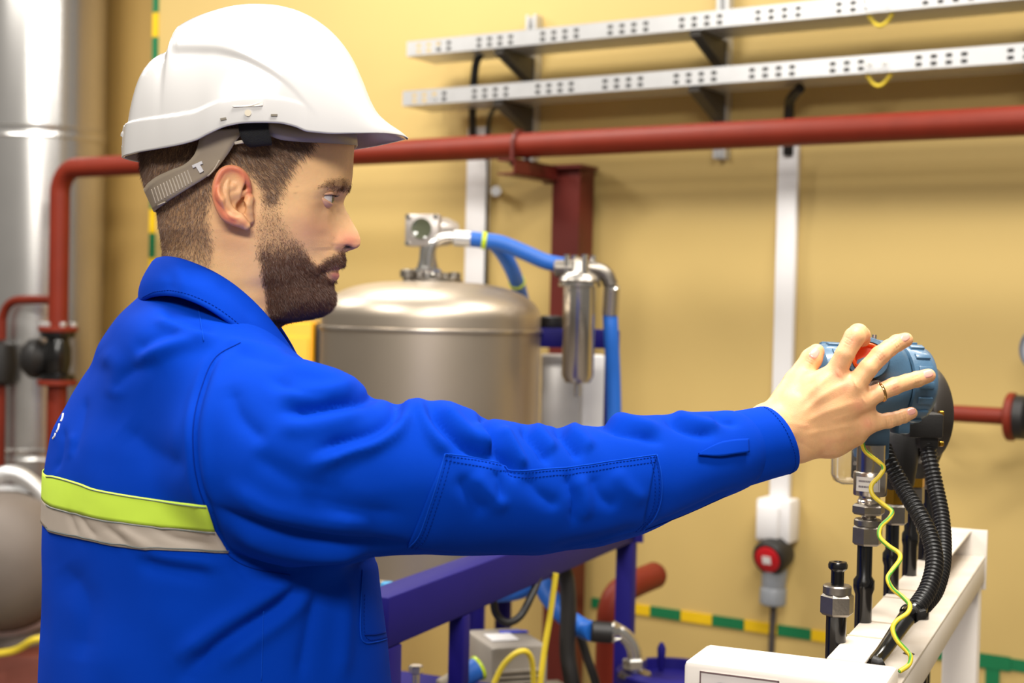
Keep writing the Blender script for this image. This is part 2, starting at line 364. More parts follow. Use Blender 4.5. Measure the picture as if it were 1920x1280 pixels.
# ------------------------------------------------------------------ skid with steel tank
SD = Vector((.404, .915, 0)); SN = Vector((.915, -.404, 0))      # skid axis (away) and outward side normal
TC = P(809, 620, 3.6); zt = P(812, 621, 3.32).z; TR = .277
zb = P(812, 1092, 3.36).z; tc = Vector((TC.x, TC.y, 0))
TK = thing('steel_tank', 'tall brushed stainless steel tank with domed lid behind the worker', 'tank', (TC.x, TC.y, zb - .12))
MB().lathe([(TR, zb), (TR, zt)], tc, UP, 64, False).build('shell', M_steel, TK)
dome = [(TR, zt + .001), (TR + .001, zt + .02)] + [(TR * (1 - (1 - math.cos(q)) * .30) if q < .9 else 0, 0) for q in []]
zk = P(812, 527, 3.55).z - zt
dome = [(TR * math.sin(q) ** .62 if q > 0 else .0001, zt + .03 + (zk - .03) * math.cos(q) ** 1.0) for q in np.linspace(math.pi / 2, 0, 22)]
dome = [(TR, zt + .002)] + dome
MB().lathe(dome, tc, UP, 64, False).build('dome_lid', M_steel, TK, True, 0)
for z_ in (zt, zb): MB().lathe([(TR - .001, -.006), (TR + .0045, -.004), (TR + .0055, 0), (TR + .0045, .004), (TR - .001, .006)], tc + UP * z_, UP, 64, False).build('weld_bead', mat('weld bead', (206, 196, 184), .3, .95), TK)
MB().lathe([(.05, -.1), (.2, -.075), (TR - .01, -.03), (TR, 0)], tc + UP * zb, UP, 48).build('bottom_dish', M_steel, TK)
for q in (.6, 2.2, 3.8, 5.3):
    c = tc + Vector((math.cos(q), math.sin(q), 0)) * TR * .86; MB().cyl((c.x, c.y, 0), (c.x, c.y, zb - .01), .022, n=14).build('leg', M_navy, TK)
zd = zt + zk
MB().lathe([(.075, -.012), (.075, .006), (.066, .01)], tc + UP * zd, UP, 32).build('manhole_flange', M_steeld, TK)
for k in range(8):
    q = k * math.pi / 4 + .3; c = tc + Vector((math.cos(q) * .062, math.sin(q) * .062, zd + .008)); MB().nut(c, c + UP * .016, .011).build('bolt', M_steeld, TK)
bp = P(765, 512, 3.55)
MB().lathe([(.012, -.03), (.012, .012), (.02, .013), (.02, .03), (.014, .034)], Vector((bp.x, bp.y, zd - .005)), UP, 16).build('vent_plug', M_steeld, TK)
# level transmitter on the tank
h = P(803, 436, 3.6)
LT = thing('level_transmitter', 'silver square-faced transmitter head mounted on top of the steel tank', 'transmitter', (tc.x, tc.y, zd))
LT.location = (h.x, h.y, zd + .006)
fw = Vector((-.18, -.98, 0)).normalized(); sd = Vector((.98, -.18, 0)).normalized()
MB().lathe([(.040, 0), (.04, .012), (.03, .016), (.027, .03), (.022, .05), (.02, h.z - zd - .03)], (h.x, h.y, zd + .006), UP, 24).build('neck', M_chrome, LT)
MB().nut((h.x, h.y, zd + .012), (h.x, h.y, zd + .034), .034).build('neck_nut', M_chrome, LT)
hc = Vector((h.x - .012, h.y, h.z + .005))
MB().box(hc, sd * .044, fw * .02, UP * .041, .006).build('front_cover', mat('silver cast alloy', (186, 178, 172), .38, .6), LT)
MB().lathe([(.026, .019), (.026, .024), (.022, .022), (.0001, .022)], hc + UP * .004, fw, 28, False).build('window', mat('dark sight glass', (88, 92, 72), .08, 0, coat=1), LT)
for a_ in (-1, 1):
    for c_ in (-1, 1): MB().cyl(hc + sd * .036 * a_ + UP * .034 * c_ + fw * .02, hc + sd * .036 * a_ + UP * .034 * c_ + fw * .026, .006, n=10).build('screw', M_chrome, LT)
MB().lathe([(.036, -.0), (.038, .02), (.036, .06), (.026, .085)], hc - fw * .016 , -fw * .6 + sd * .8, 24).build('rear_housing', MATS['silver cast alloy'], LT)
# hoses
def hose(lab, pts, r, m=M_hose, ties=(), grp=None):
    path = smooth_path(pts, 8); T = thing('blue_hose', lab, 'hose', path[-1], grp)
    MB().tube(path, r, 18).build('tube', m, T)
    for t in ties:
        i = int(t * (len(path) - 1)); a = path[min(i + 1, len(path) - 1)] - path[max(i - 1, 0)]
        MB().lathe([(r + .001, -.006), (r + .0025, -.005), (r + .0025, .005), (r + .001, .006)], path[i], a, 18, False).build('tie', M_limeband, T)
    return T
D = 3.55
hose('upper blue hose arching from the tank transmitter to the steel filter', [P(882, 448, D), P(908, 451, D), P(940, 456, D), P(985, 474, D), P(1022, 490, D), P(1056, 497, D)], .0195, ties=(.22,))
EL = thing('hose_fitting', 'bright steel elbow fitting joining the tank top to the blue hose', 'fitting', P(806, 520, D))
MB().tube([P(803, 500, D), P(806, 475, D), P(815, 455, D), P(835, 445, D), P(862, 446, D)], .0125, 16, True, 6).build('elbow', M_chrome, EL)
MB().cyl(P(850, 446, D), P(884, 448, D), .0205, n=20, bev=.003).build('ferrule', M_galv, EL)
hose('short blue hose dropping from the upper hose behind the steel tank', [P(925, 452, D + .06), P(945, 478, D + .08), P(962, 510, D + .14), P(975, 548, D + .25), P(985, 600, D + .4), P(985, 700, D + .45)], .0195, ties=(.52,))
# filter housing
f0 = P(1087, 536, 3.45); f1 = P(1083, 712, 3.45); fr = .039
FH = thing('filter_housing', 'upright polished steel filter cartridge with clamp head beside the tank', 'filter', f1)
ax = UP; L = f0.z - f1.z
MB().lathe([(.006, -.012), (.012, -.01), (.03, -.006), (fr, .01), (fr, L - .004), (fr + .012, L - .002), (fr + .012, L + .008), (fr - .005, L + .012)], f1, UP, 40).build('bowl', M_steelp, FH)
MB().lathe([(fr + .008, L + .01), (fr + .012, L + .014), (fr + .008, L + .024), (.03, L + .035), (.024, L + .06), (.012, L + .068)], f1, UP, 32).build('head', mat('cast steel', (190, 184, 176), .32, .9, var=.15, scale=50), FH)
for q in (0.3, 1.9, 3.4, 5.0):
    c = f1 + Vector((math.cos(q) * .034, math.sin(q) * .034, L + .02)); MB().cyl(c, c + UP * .055, .0075, n=10).build('clamp_bolt', M_chrome, FH)
hd = Vector((f1.x, f1.y, f0.z + .042))
MB().cyl(hd - Vector((.062, -.01, 0)), hd, .021, n=20, bev=.004).build('inlet_port', M_steeld, FH)
MB().tube([hd, hd + Vector((.035, .0, 0)), hd + Vector((.062, .0, -.012)), hd + Vector((.076, 0, -.04))], .018, 16, True, 5).build('outlet_elbow', M_steeld, FH)
MB().cyl(f1 + UP * -.04, f1 + UP * -.008, .008, n=12).build('drain_cock', M_chrome, FH)
e0 = hd + Vector((.078, 0, -.04)); e1 = P(1144, 590, 3.47)
MB().cyl(e0, e1, .02, .021, n=20, bev=.003).build('outlet_ferrule', M_chrome, FH)
hose('blue hose falling from the filter along the navy post', [e1, P(1146, 630, 3.47), P(1150, 720, 3.49), P(1152, 850, 3.5), P(1146, 960, 3.52)], .0185)
# navy skid frame
SK = thing('skid_frame', 'navy blue welded steel skid frame under and behind the tank', 'frame', (0, 2.9, 0))
A0 = P(755, 1205, 2.27); ztop = A0.z + .082
def sp(s, z, off=0): 
    q = Vector((A0.x, A0.y, 0)) + SD * s + SN * off; return Vector((q.x, q.y, z))
def sbox(s0, s1, z0, z1, o0, o1, name, bev=.004):
    MB().box(sp((s0 + s1) / 2, (z0 + z1) / 2, (o0 + o1) / 2), SD * (s1 - s0) / 2, SN * (o1 - o0) / 2, UP * (z1 - z0) / 2, bev).build(name, M_navy, SK)
sbox(-.05, 1.17, A0.z, ztop, -.06, 0, 'top_rail')
sbox(-.05, 0, 0, A0.z, -.05, 0, 'post'); sbox(.225, .255, A0.z - .125, A0.z, -.03, 0, 'post'); sbox(1.125, 1.165, 0, A0.z, -.04, 0, 'post')
sbox(-.05, .255, A0.z - .165, A0.z - .125, -.04, 0, 'lower_rail'); sbox(0, .5, A0.z - .2, A0.z - .19, -.45, -.05, 'tray_shelf')
sbox(-.05, 1.17, .08, .16, -.06, 0, 'bottom_rail')
# rear goal-post of the skid carrying the filter
g0 = P(1018, 628, 3.62); g1 = P(1150, 640, 3.62); gz = (g0.z + g1.z) / 2
MB().box(((g0.x + g1.x) / 2 - .0, 3.62, gz), ((g1.x - g0.x) / 2 + .01, 0, 0), (0, .03, 0), (0, 0, .024), .003).build('cross_bar', M_navy, SK)
for px in (1148, ):
    c = P(px, 640, 3.62); zl_ = P(1148, 965, 3.62).z; MB().box((c.x, 3.62, (gz + zl_) / 2 + .01), (.0175, 0, 0), (0, .02, 0), (0, 0, (gz - zl_) / 2 + .012), .003).build('post', M_navy, SK)
    MB().box(((c.x + sp(1.145, 0).x) / 2, (3.62 + sp(1.145, 0).y) / 2, zl_), ((c.x - sp(1.145, 0).x) / 2, (3.62 - sp(1.145, 0).y) / 2, 0), (.02, -.0, 0), (0, 0, .02)).build('cross_bar', M_navy, SK)
c = P(1036, 604, 3.64); MB().lathe([(.028, 0), (.03, .004), (.03, .03), (.026, .034)], (c.x, 3.64, gz + .022), UP, 24).build('end_cap', M_blackpl, SK)
pc = P(1072, 700, 3.75)
zpb = P(1072, 965, 3.8).z
PN = thing('control_panel', 'pale grey upright cabinet behind the filter housing', 'cabinet', (pc.x, 3.78, zpb))
c = P(1050, 665, 3.78); d0 = P(1016, 660, 3.78).x; d1 = P(1090, 660, 3.78).x; d2 = P(1135, 660, 3.78).x
MB().box(((d0 + d1) / 2, 3.8, (c.z + zpb) / 2), ((d1 - d0) / 2, 0, 0), (0, .06, 0), (0, 0, (c.z - zpb) / 2), .006).build('door', mat('pale grey panel', (184, 180, 176), .35, .3), PN)
MB().box(((d1 + d2) / 2 + .002, 3.83, (c.z + zpb) / 2), ((d2 - d1) / 2, 0, 0), (0, .05, 0), (0, 0, (c.z - zpb) / 2), .006).build('side_panel', M_trunk, PN)
# amber cabinet behind the chin
y0 = 4.55; a0 = P(440, 602, y0); a1 = P(586, 602, y0)
YC = thing('amber_cabinet', 'amber yellow cabinet glimpsed between beard and steel tank', 'cabinet', ((a0.x + a1.x) / 2, y0, 0))
wd = (a1.x - a0.x) / 2; cx = (a0.x + a1.x) / 2
MB().box((cx, y0 + .15, a0.z / 2), (wd, 0, 0), (0, .15, 0), (0, 0, a0.z / 2), .006).build('body', M_yelcab, YC)
zl = P(560, 614, y0).z
MB().box((cx, y0 - .006, (zl - .01) / 2), (wd - .01, 0, 0), (0, .005, 0), (0, 0, (zl - .01) / 2 - .02), .003).build('door', M_yelcab, YC)
MB().box((a1.x + .025, y0 + .1, a0.z / 2), (.02, 0, 0), (0, .06, 0), (0, 0, a0.z / 2), .004).build('dark_gap_strip', M_blackpl, YC)  # black strip standing in for the dark gap beside the tank
# ---- things under the arm
cable('black_cable', 'thick black corrugated cable hanging below the navy rail', [P(1050, 1060, 3.0), P(1062, 1085, 3.0), P(1066, 1140, 3.0), P(1064, 1220, 3.0), P(1074, 1290, 3.0), P(1090, 1420, 3.05)], .0175, M_blackpl)
cable('black_cable', 'thin black cable slanting down behind the thick black one', [P(1085, 1180, 3.1), P(1100, 1230, 3.1), P(1118, 1285, 3.1), P(1140, 1400, 3.1)], .010, M_blackpl)
cable('black_cable', 'black cable looping below the navy rail', [P(924, 1120, 2.72), P(930, 1150, 2.72), P(950, 1167, 2.72), P(975, 1155, 2.74), P(995, 1120, 2.76), P(1010, 1085, 2.8)], .0075, M_blackpl)
cable('yellow_cable', 'straight yellow cable slanting down from the navy rail', [P(1042, 1075, 2.85), P(1032, 1150, 2.85), P(1018, 1240, 2.85), P(1000, 1400, 2.85)], .0062, M_ylw)
cable('yellow_cable', 'yellow cable arching over the grey motor', [P(922, 1290, 2.8), P(945, 1245, 2.8), P(975, 1221, 2.8), P(995, 1232, 2.82), P(1001, 1290, 2.85), P(1001, 1420, 2.9)], .0058, M_ylw)
h2 = hose('lower blue hose curving under the navy rail towards the drum', [P(880, 1112, 3.1), P(960, 1108, 3.1), P(1010, 1092, 3.1), P(1030, 1118, 3.08), P(1058, 1153, 3.05), P(1090, 1176, 3.03), P(1112, 1184, 3.0)], .0215)
EF = thing('hose_fitting', 'chrome elbow fitting joining the lower blue hose to the navy drum', 'fitting', P(1190, 1255, 3.0))
MB().cyl(P(1108, 1183, 3.0), P(1148, 1186, 3.0), .0225, n=20, bev=.003).build('crimp_sleeve', M_blackpl, EF)
MB().tube([P(1140, 1183, 3.0), P(1160, 1184, 3.0), P(1178, 1198, 3.0), P(1189, 1220, 3.0), P(1191, 1258, 3.0)], .0155, 16, True, 6).build('elbow', M_chrome, EF)
MB().lathe([(.02, 0), (.024, .006), (.02, .012), (.017, .02)], P(1146, 1184, 3.0), (1, 0, -.05), 20).build('ring_nut', M_chrome, EF)
MB().nut(P(1191, 1254, 3.0), P(1190, 1232, 3.0), .026).build('nut', M_chrome, EF)
dc = P(1262, 1262, 3.0)
DR = thing('navy_drum', 'navy blue round drum with lifting lug at the lower picture edge', 'drum', (dc.x, dc.y + .03, 0))
o = Vector((dc.x, dc.y + .03, 0)); zt_ = dc.z + .0
MB().lathe([(.112, 0), (.112, zt_ - .03), (.118, zt_ - .025), (.118, zt_ - .004), (.112, zt_), (.09, zt_ + .002), (.088, zt_ - .02), (.0001, zt_ - .02)], o, UP, 48, False).build('body', M_navy, DR)
lp = P(1240, 1232, 3.05); MB().lathe([(.005, -.03), (.0085, .0), (.0095, .02), (.004, .032)], lp, UP, 12).build('lifting_lug', M_navy, DR)
q = P(1191, 1260, 3.0); MB().lathe([(.032, -.012), (.036, -.008), (.034, .0)], q, UP, 24).build('port_boss', M_steeld, DR)
# red elbow pipe in the background
rp = thing('red_pipe', 'thick red elbow pipe standing before the wall under the sleeve', 'pipe', P(1150, 1290, 3.9))
MB().tube([P(1228, 1078, 4.05), P(1195, 1092, 3.98), P(1160, 1112, 3.92), P(1146, 1145, 3.9), P(1143, 1190, 3.9), P(1140, 1300, 3.9), P(1138, 1420, 3.9)], .038, 24, True, 8).build('pipe_run', M_red, rp)
MB().lathe([(.0001, 0), (.032, .004), (.038, .018)], P(1234, 1075, 4.06), P(1195, 1092, 3.98) - P(1234, 1075, 4.06), 24, False).build('end_cap', M_red, rp)
# grey motor with fins
mc = P(948, 1240, 2.95)
MT = thing('electric_motor', 'beige grey finned motor with terminal box below the navy rail', 'motor', (mc.x, mc.y + .1, 0))
MB().box(mc + Vector((-.0, .06, -.02)), (.06, .02, 0), (-.03, .08, 0), (0, 0, .058), .01).build('terminal_box', M_grey, MT)
MB().box(mc + Vector((-.01, .05, .0395)), (.028, .008, 0), (-.01, .03, 0), (0, 0, .0008)).build('rating_label', M_trunk, MT, False)
MB().box(mc + Vector((.016, .1, .0405)), (.03, .006, 0), (-.003, .008, 0), (0, 0, .001)).build('blue_label', mat('blue label', (60, 80, 220), .4), MT, False)
MB().lathe([(.09, 0), (.09, .2), (.07, .23)], mc + Vector((-.07, .1, -.17)), (.95, .3, 0), 32).build('frame', M_grey, MT)
for k in range(9):
    o = mc + Vector((.03, -.025, -.012 - .011 * k)); MB().box(o, (.05, .016, 0), (-.002, .006, 0), (0, 0, .0025)).build('fin', M_grey, MT, False)
MB().box((mc.x, mc.y + .12, (mc.z - .25) / 2), (.09, .03, 0), (-.02, .06, 0), (0, 0, (mc.z - .25) / 2), .005).build('pedestal', M_redd, MT)
# pale hose stub left of the motor
hs = thing('blue_hose', 'pale blue hose end with lime tie beside the motor', 'hose', P(870, 1262, 2.7))
MB().cyl(P(862, 1272, 2.7), P(900, 1250, 2.72), .022, n=18, bev=.003).build('tube', M_hose, hs)
MB().cyl(P(826, 1292, 2.68), P(862, 1272, 2.7), .02, n=18, bev=.003).build('sleeve', mat('beige sleeve', (150, 138, 118), .6), hs)
MB().lathe([(.0225, -.004), (.0245, -.003), (.0245, .003), (.0225, .004)], P(897, 1252, 2.72), P(900, 1250, 2.72) - P(862, 1272, 2.7), 18, False).build('tie', M_limeband, hs)
bt = thing('bolt_head', 'small steel bolt head on the navy shelf by the jacket hem', 'bolt', P(780, 1258, 2.42)); bq = P(780, 1262, 2.42)
MB().nut(bq, bq + UP * .014, .013).build('hex_head', M_chrome, bt); MB().cyl(bq + UP * -.02, bq, .007, n=10).build('shank', M_chrome, bt)
cq = P(728, 1106, 2.55); ck = thing('blue_valve_knob', 'small light blue valve knob above the navy rail beside the jacket', 'knob', cq + UP * -.02)
MB().lathe([(.013, -.02), (.016, -.016), (.016, .008), (.012, .014)], cq, UP, 20).build('knob', mat('light blue plastic', (60, 150, 200), .3), ck); MB().cyl(cq + UP * -.09, cq + UP * -.02, .006, n=10).build('stem', M_chrome, ck)

# ------------------------------------------------------------------ left edge: duct, valve, pump
ua, ha = wpx(72, 400, -.12); DUu = ua
def duct_at(h): return W(DUu, h, -.12)
dr = (wpx(152, 400, -.12)[0] - wpx(-8, 400, -.12)[0]) / 2
DU = thing('clad_duct', 'wide shiny aluminium clad pipe standing at the left edge', 'duct', duct_at(0))
MB().lathe([(dr, 0.0), (dr, HT)], duct_at(0), UP, 64, False).build('cladding', M_alu, DU)
for py in (236, 862):
    h_ = wpx(72, py, -.12 + dr)[1]
    MB().lathe([(dr + .0005, -.028), (dr + .006, -.022), (dr + .003, -.012), (dr + .003, .012), (dr + .006, .022), (dr + .0005, .028)], duct_at(h_), UP, 64, False).build('joint_band', M_alu, DU)
VB = thing('butterfly_valve', 'black valve with handwheel on the red pipe at the left', 'valve', W(uE, hfl - .25, OP))
hv = hfl - .022
hv2 = wpx(108, 712, OP)[1]
MB().lathe([(.07, 0), (.07, -.02 * 1), (.045, -.03), (.055, -.07), (.055, -(hv - hv2) + .07), (.045, -(hv - hv2) + .03), (.07, -(hv - hv2) + .02), (.07, -(hv - hv2))][::-1], W(uE, hv, OP), UP, 28).build('body', M_blackgl, VB)
vc = WP(70, 672, OP + .02)
MB().lathe([(.02, -.05), (.06, -.04), (.085, 0), (.08, .03), (.05, .06), (.02, .065)], vc + WT * .0, -WT * .75 + WN * .6, 28).build('gearbox', M_blackpl, VB)
MB().cyl(vc, W(uE, (hv + hv2) / 2, OP), .03, n=16).build('yoke', M_blackpl, VB)
for k in range(6):
    q = k * math.pi / 3 + .4; c = W(uE + math.cos(q) * .062, hv, OP + math.sin(q) * .062); MB().nut(c + UP * .022, c + UP * .04, .013).build('bolt', M_galv, VB)
RL = thing('red_pipe', 'red pipe continuing below the black valve at the left', 'pipe', W(uE, .05, OP))
MB().cyl(W(uE, 0.0, OP), W(uE, hv2 - .02, OP), r, n=24).build('pipe_run', M_red, RL)
MB().lathe([(.075, 0), (.08, .004), (.08, .018), (.075, .022)], W(uE, hv2 - .022, OP), UP, 28).build('flange', M_red, RL)
OT = .2
TP = thing('red_pipe', 'thin red pipe bending down at the left picture edge', 'pipe', WP(5, 640, OT))
MB().tube([WP(110, 562, OT), WP(50, 562, OT), WP(28, 564, OT), WP(14, 574, OT), WP(6, 592, OT), WP(4, 620, OT), WP(2, 800, OT), WP(0, 1000, OT)], .019, 16, True, 6).build('pipe_run', M_red, TP)
vq = WP(2, 680, OT)
V2 = thing('shutoff_valve', 'black valve body cut off by the left picture edge', 'valve', vq)
MB().lathe([(.03, -.1), (.06, -.08), (.07, 0), (.06, .08), (.03, .1)], vq, UP, 24).build('body', M_blackpl, V2)
MB().cyl(vq, vq + WN * .1, .03, n=16, bev=.006).build('bonnet', M_blackpl, V2)
# grey pump
pq = P(10, 1050, 5.0); pr = .235
PU = thing('grey_pump', 'large grey cast pump casing low at the left edge', 'pump', (pq.x, pq.y, 0))
MB().lathe([(.05, -.32), (.15, -.3), (.2, -.24), (pr, -.12), (pr + .01, 0), (pr, .1), (.19, .2), (.1, .26), (.03, .27)], pq, (.25, -.95, .12), 40).build('casing', mat('warm grey casting', (112, 102, 94), .6, .1, var=.2, scale=8), PU)
MB().lathe([(pr + .012, -.03), (pr + .03, -.02), (pr + .03, .02), (pr + .012, .03)], pq, (.25, -.95, .12), 40, False).build('flange_ring', M_galv, PU)
MB().lathe([(.16, 0), (.12, .1), (.1, .5)], Vector((pq.x, pq.y + .1, .32)), UP, 24).build('foot', MATS['warm grey casting'], PU)
MB().tube([pq + Vector((-.1, 0, .2)), pq + Vector((-.02, .02, .3)), pq + Vector((.08, .03, .27)), pq + Vector((.2, .04, .12))], .03, 16, True, 6).build('bypass_pipe', M_galv, PU)
MB().box((pq.x, pq.y + .1, .16), (.26, 0, 0), (0, .26, 0), (0, 0, .16), .01).build('plinth', mat('brown red plinth', (120, 62, 48), .6), PU)
cable('yellow_cable', 'short yellow cable lying by the grey pump', [P(-10, 1226, 4.75), P(30, 1218, 4.75), P(62, 1200, 4.72), P(90, 1196, 4.72)], .012, M_ylw)
# ------------------------------------------------------------------ instrument rack (near right)
FD = Vector((.404, .915, 0)).normalized(); FN = Vector((.915, -.404, 0)).normalized()
E0 = P(1550, 1232, 1.5); ZB = E0.z
def fp(s, o, z): return Vector((E0.x, E0.y, 0)) + FD * s + FN * o + UP * z
def fbox(mb, s0, s1, o0, o1, z0, z1, bev=.002): return mb.box(fp((s0 + s1) / 2, (o0 + o1) / 2, (z0 + z1) / 2), FD * (s1 - s0) / 2, FN * (o1 - o0) / 2, UP * (z1 - z0) / 2, bev)
LB = 1.03
RK = thing('instrument_rack', 'white steel frame with receding top bar in the lower right corner', 'frame', fp(0, 0, 0))
fbox(MB(), -.0, LB, 0, .040, ZB - .004, ZB, .0012).build('top_flange', M_dirty, RK)
fbox(MB(), .005, LB, .0, .004, ZB - .06, ZB - .004, .001).build('web', M_white, RK)
fbox(MB(), .0, LB - .004, .034, .064, ZB - .046, ZB - .042, .001).build('ledge', M_dirty, RK)
fbox(MB(), .0, LB - .004, .060, .064, ZB - .085, ZB - .046, .001).build('ledge_edge', M_white, RK)
fbox(MB(), .0, LB - .004, .004, .036, ZB - .046, ZB - .043, .001).build('bottom_flange', M_dirty, RK)
fbox(MB(), LB - .06, LB - .005, .004, .060, 0, ZB - .047, .003).build('post', M_white, RK)
fbox(MB(), LB - .003, LB + .003, -.002, .066, ZB - .1, ZB + .001, .001).build('end_plate', M_white, RK)
fbox(MB(), -.09, -.04, .02, .09, 0, ZB - .09, .003).build('post', M_white, RK)
for s in (.115, .2, .36, .42): fbox(MB(), s, s + .006, -.0004, .0404, ZB - .0035, ZB + .0004, 0).build('dust_mark', mat('brown dust', (186, 170, 150), .7), RK, False)
# header box
HB = thing('header_box', 'white box with OK placard at the bottom right', 'box', fp(-.05, -.05, ZB - .09))
fbox(MB(), -.088, .0, -.131, .075, ZB - .09, ZB, .006).build('body', M_white, HB)
pk = fbox(MB(), -.0895, -.088, -.112, -.030, ZB - .075, ZB - .0085, 0).build('placard', mat('placard white', (226, 218, 214), .5), HB, False)
f_ = MB()
for (a, b_, c, d) in ((-.1125, -.0295, ZB - .0095, ZB - .008), (-.1125, -.0295, ZB - .0755, ZB - .074), (-.1125, -.111, ZB - .0755, ZB - .008), (-.031, -.0295, ZB - .0755, ZB - .008)): fbox(f_, -.0902, -.0895, a, b_, c, d, 0)
f_.build('placard_border', mat('placard line', (120, 100, 100), .5), HB, False)
tcu = bpy.data.curves.new('lettering', 'FONT'); tcu.body = 'OK'; tcu.size = .034; tcu.extrude = .0002
to = bpy.data.objects.new('lettering_src', tcu); COL.objects.link(to)
tm = bpy.data.meshes.new_from_object(to.evaluated_get(bpy.context.evaluated_depsgraph_get())); bpy.data.objects.remove(to)
tm.name = 'lettering'; R3 = Matrix((FN, UP, -FD)).transposed().to_4x4()
tm.transform(Matrix.Translation(fp(-.0905, -.103, ZB - .041)) @ R3); tm.materials.clear(); tm.materials.append(mat('placard ink', (48, 30, 50), .5))
lo = bpy.data.objects.new('lettering', tm); COL.objects.link(lo); lo.parent = HB; lo.location = -HB.location
# impulse tubes
def at_px(px, py, Y): return P(px, py, Y)
def vtube(T, px, Y, y0, y1, r, m, name, bulges=()):
    a = P(px, y0, Y); z1 = P(px, y1, Y).z; prof = [(r, 0)]
    L = a.z - z1
    for by, br in bulges:
        t = a.z - P(px, by, Y).z; prof += [(r, t - .012), (br, t - .007), (br, t + .003), (r * 1.12, t + .01)]
    prof.append((r * (1.12 if bulges else 1), L)); prof = [(q, -t) for q, t in prof][::-1]
    MB().lathe(prof, a, UP, 24).build(name, m, T)
    return a
def nutz(T, px, Y, y0, y1, r, m, name, hexa=True):
    a = P(px, y0, Y); z1 = P(px, y1, Y).z; b_ = Vector((a.x, a.y, z1))
    (MB().nut(b_, a, r) if hexa else MB().cyl(b_, a, r, n=28, bev=.0015)).build(name, m, T)
Y1 = 1.575
T1_ = thing('impulse_tube', 'capped black tube with loose hex nut nearest the white box', 'tube', P(1568, 1300, Y1), 'black impulse tubes on the rack')
vtube(T1_, 1571, Y1, 1060, 1420, .0072, M_blackgl, 'core')
q = P(1571, 1068, Y1); MB().lathe([(.0075, -.001), (.0105, .002), (.0108, .006), (.0095, .009), (.005, .0092), (.004, .006), (.0001, .006)], q, UP, 24, False).build('end_cap', M_blackgl, T1_)
nutz(T1_, 1570, Y1, 1112, 1152, .0188, M_steeld, 'hex_nut'); nutz(T1_, 1570, Y1, 1096, 1114, .0158, M_steeld, 'nut_collar', False)
vtube(T1_, 1568, Y1, 1154, 1420, .0112, M_blackgl, 'sleeve')
Y2 = 1.68
T2_ = thing('impulse_tube', 'black tube under the blue transmitter with stacked hex nuts', 'tube', P(1622, 1400, Y2), 'black impulse tubes on the rack')
vtube(T2_, 1622, Y2, 1020, 1420, .0090, M_blackgl, 'tube', ((1098, .0125),))
nutz(T2_, 1627, Y2, 984, 1021, .0178, M_steeld, 'hex_nut'); nutz(T2_, 1627, Y2, 972, 986, .0160, M_steeld, 'nut_collar', False)
MB().lathe([(.0085, 0), (.0095, .002), (.0085, .004), (.0095, .006), (.0085, .008), (.0095, .010), (.0085, .02)], P(1629, 974, Y2), UP, 24).build('thread', M_steelp, T2_)
nutz(T2_, 1629, Y2, 944, 964, .0195, M_steeld, 'hex_nut')
# blue transmitter
M_tblue = mat('slate blue enamel', (72, 106, 134), .36, var=.06, scale=40, bump=.12, bscale=500, coat=.25)
TX = thing('pressure_transmitter', 'slate blue pressure transmitter grasped by the worker', 'transmitter', P(1630, 945, Y2))
MB().lathe([(.013, 0), (.0145, .004), (.0125, .007), (.012, .012)], P(1630, 945, Y2), UP, 28).build('process_neck', M_steelp, TX)
M_mod = mat('brushed module steel', (178, 170, 160), .27, 1, var=.1)
MB().lathe([(.0188, 0), (.0195, .001), (.0195, .027), (.0188, .028), (.0165, .0285), (.0165, .06)], P(1631, 928, Y2), UP, 48).build('sensor_module', M_mod, TX)
# printed label on module (curved patch)
lc = P(1631, 905, Y2); vs = []; fs = []
for i, q in enumerate(np.linspace(-1.15, .95, 15)):
    for z_ in (-.0085, .0085):
        v = Vector((math.sin(q), -math.cos(q), 0)) * .01965; vs.append(Vector((lc.x, lc.y, lc.z + z_)) + v)
fs = [(2 * i, 2 * i + 2, 2 * i + 3, 2 * i + 1) for i in range(14)]
MB().add(vs, fs).build('serial_label', mat('pale label', (190, 184, 176), .45), TX)
ink = MB()
for row, (z_, qa, qb) in enumerate(((.0035, -.95, .15), (-.003, -.95, -.35))):
    q = qa
    while q < qb:
        wq = .03 + .03 * random.random(); v0 = Vector((math.sin(q), -math.cos(q), 0)) * .01972; v1 = Vector((math.sin(q + wq), -math.cos(q + wq), 0)) * .01972
        c = Vector((lc.x, lc.y, lc.z + z_)); ink.add([c + v0 - UP * .0012, c + v1 - UP * .0012, c + v1 + UP * .0012, c + v0 + UP * .0012], [(0, 1, 2, 3)]); q += wq + .028
ink.build('label_print', MATS['placard ink'], TX, False)
tp = P(1630, 716, 1.705); ta = Vector((.975, .22, -.015)).normalized(); ty = UP.cross(ta).normalized(); tz = ta.cross(ty)   # ty away from camera
cp = lambda a, y, z: tp + ta * a + ty * y + tz * z
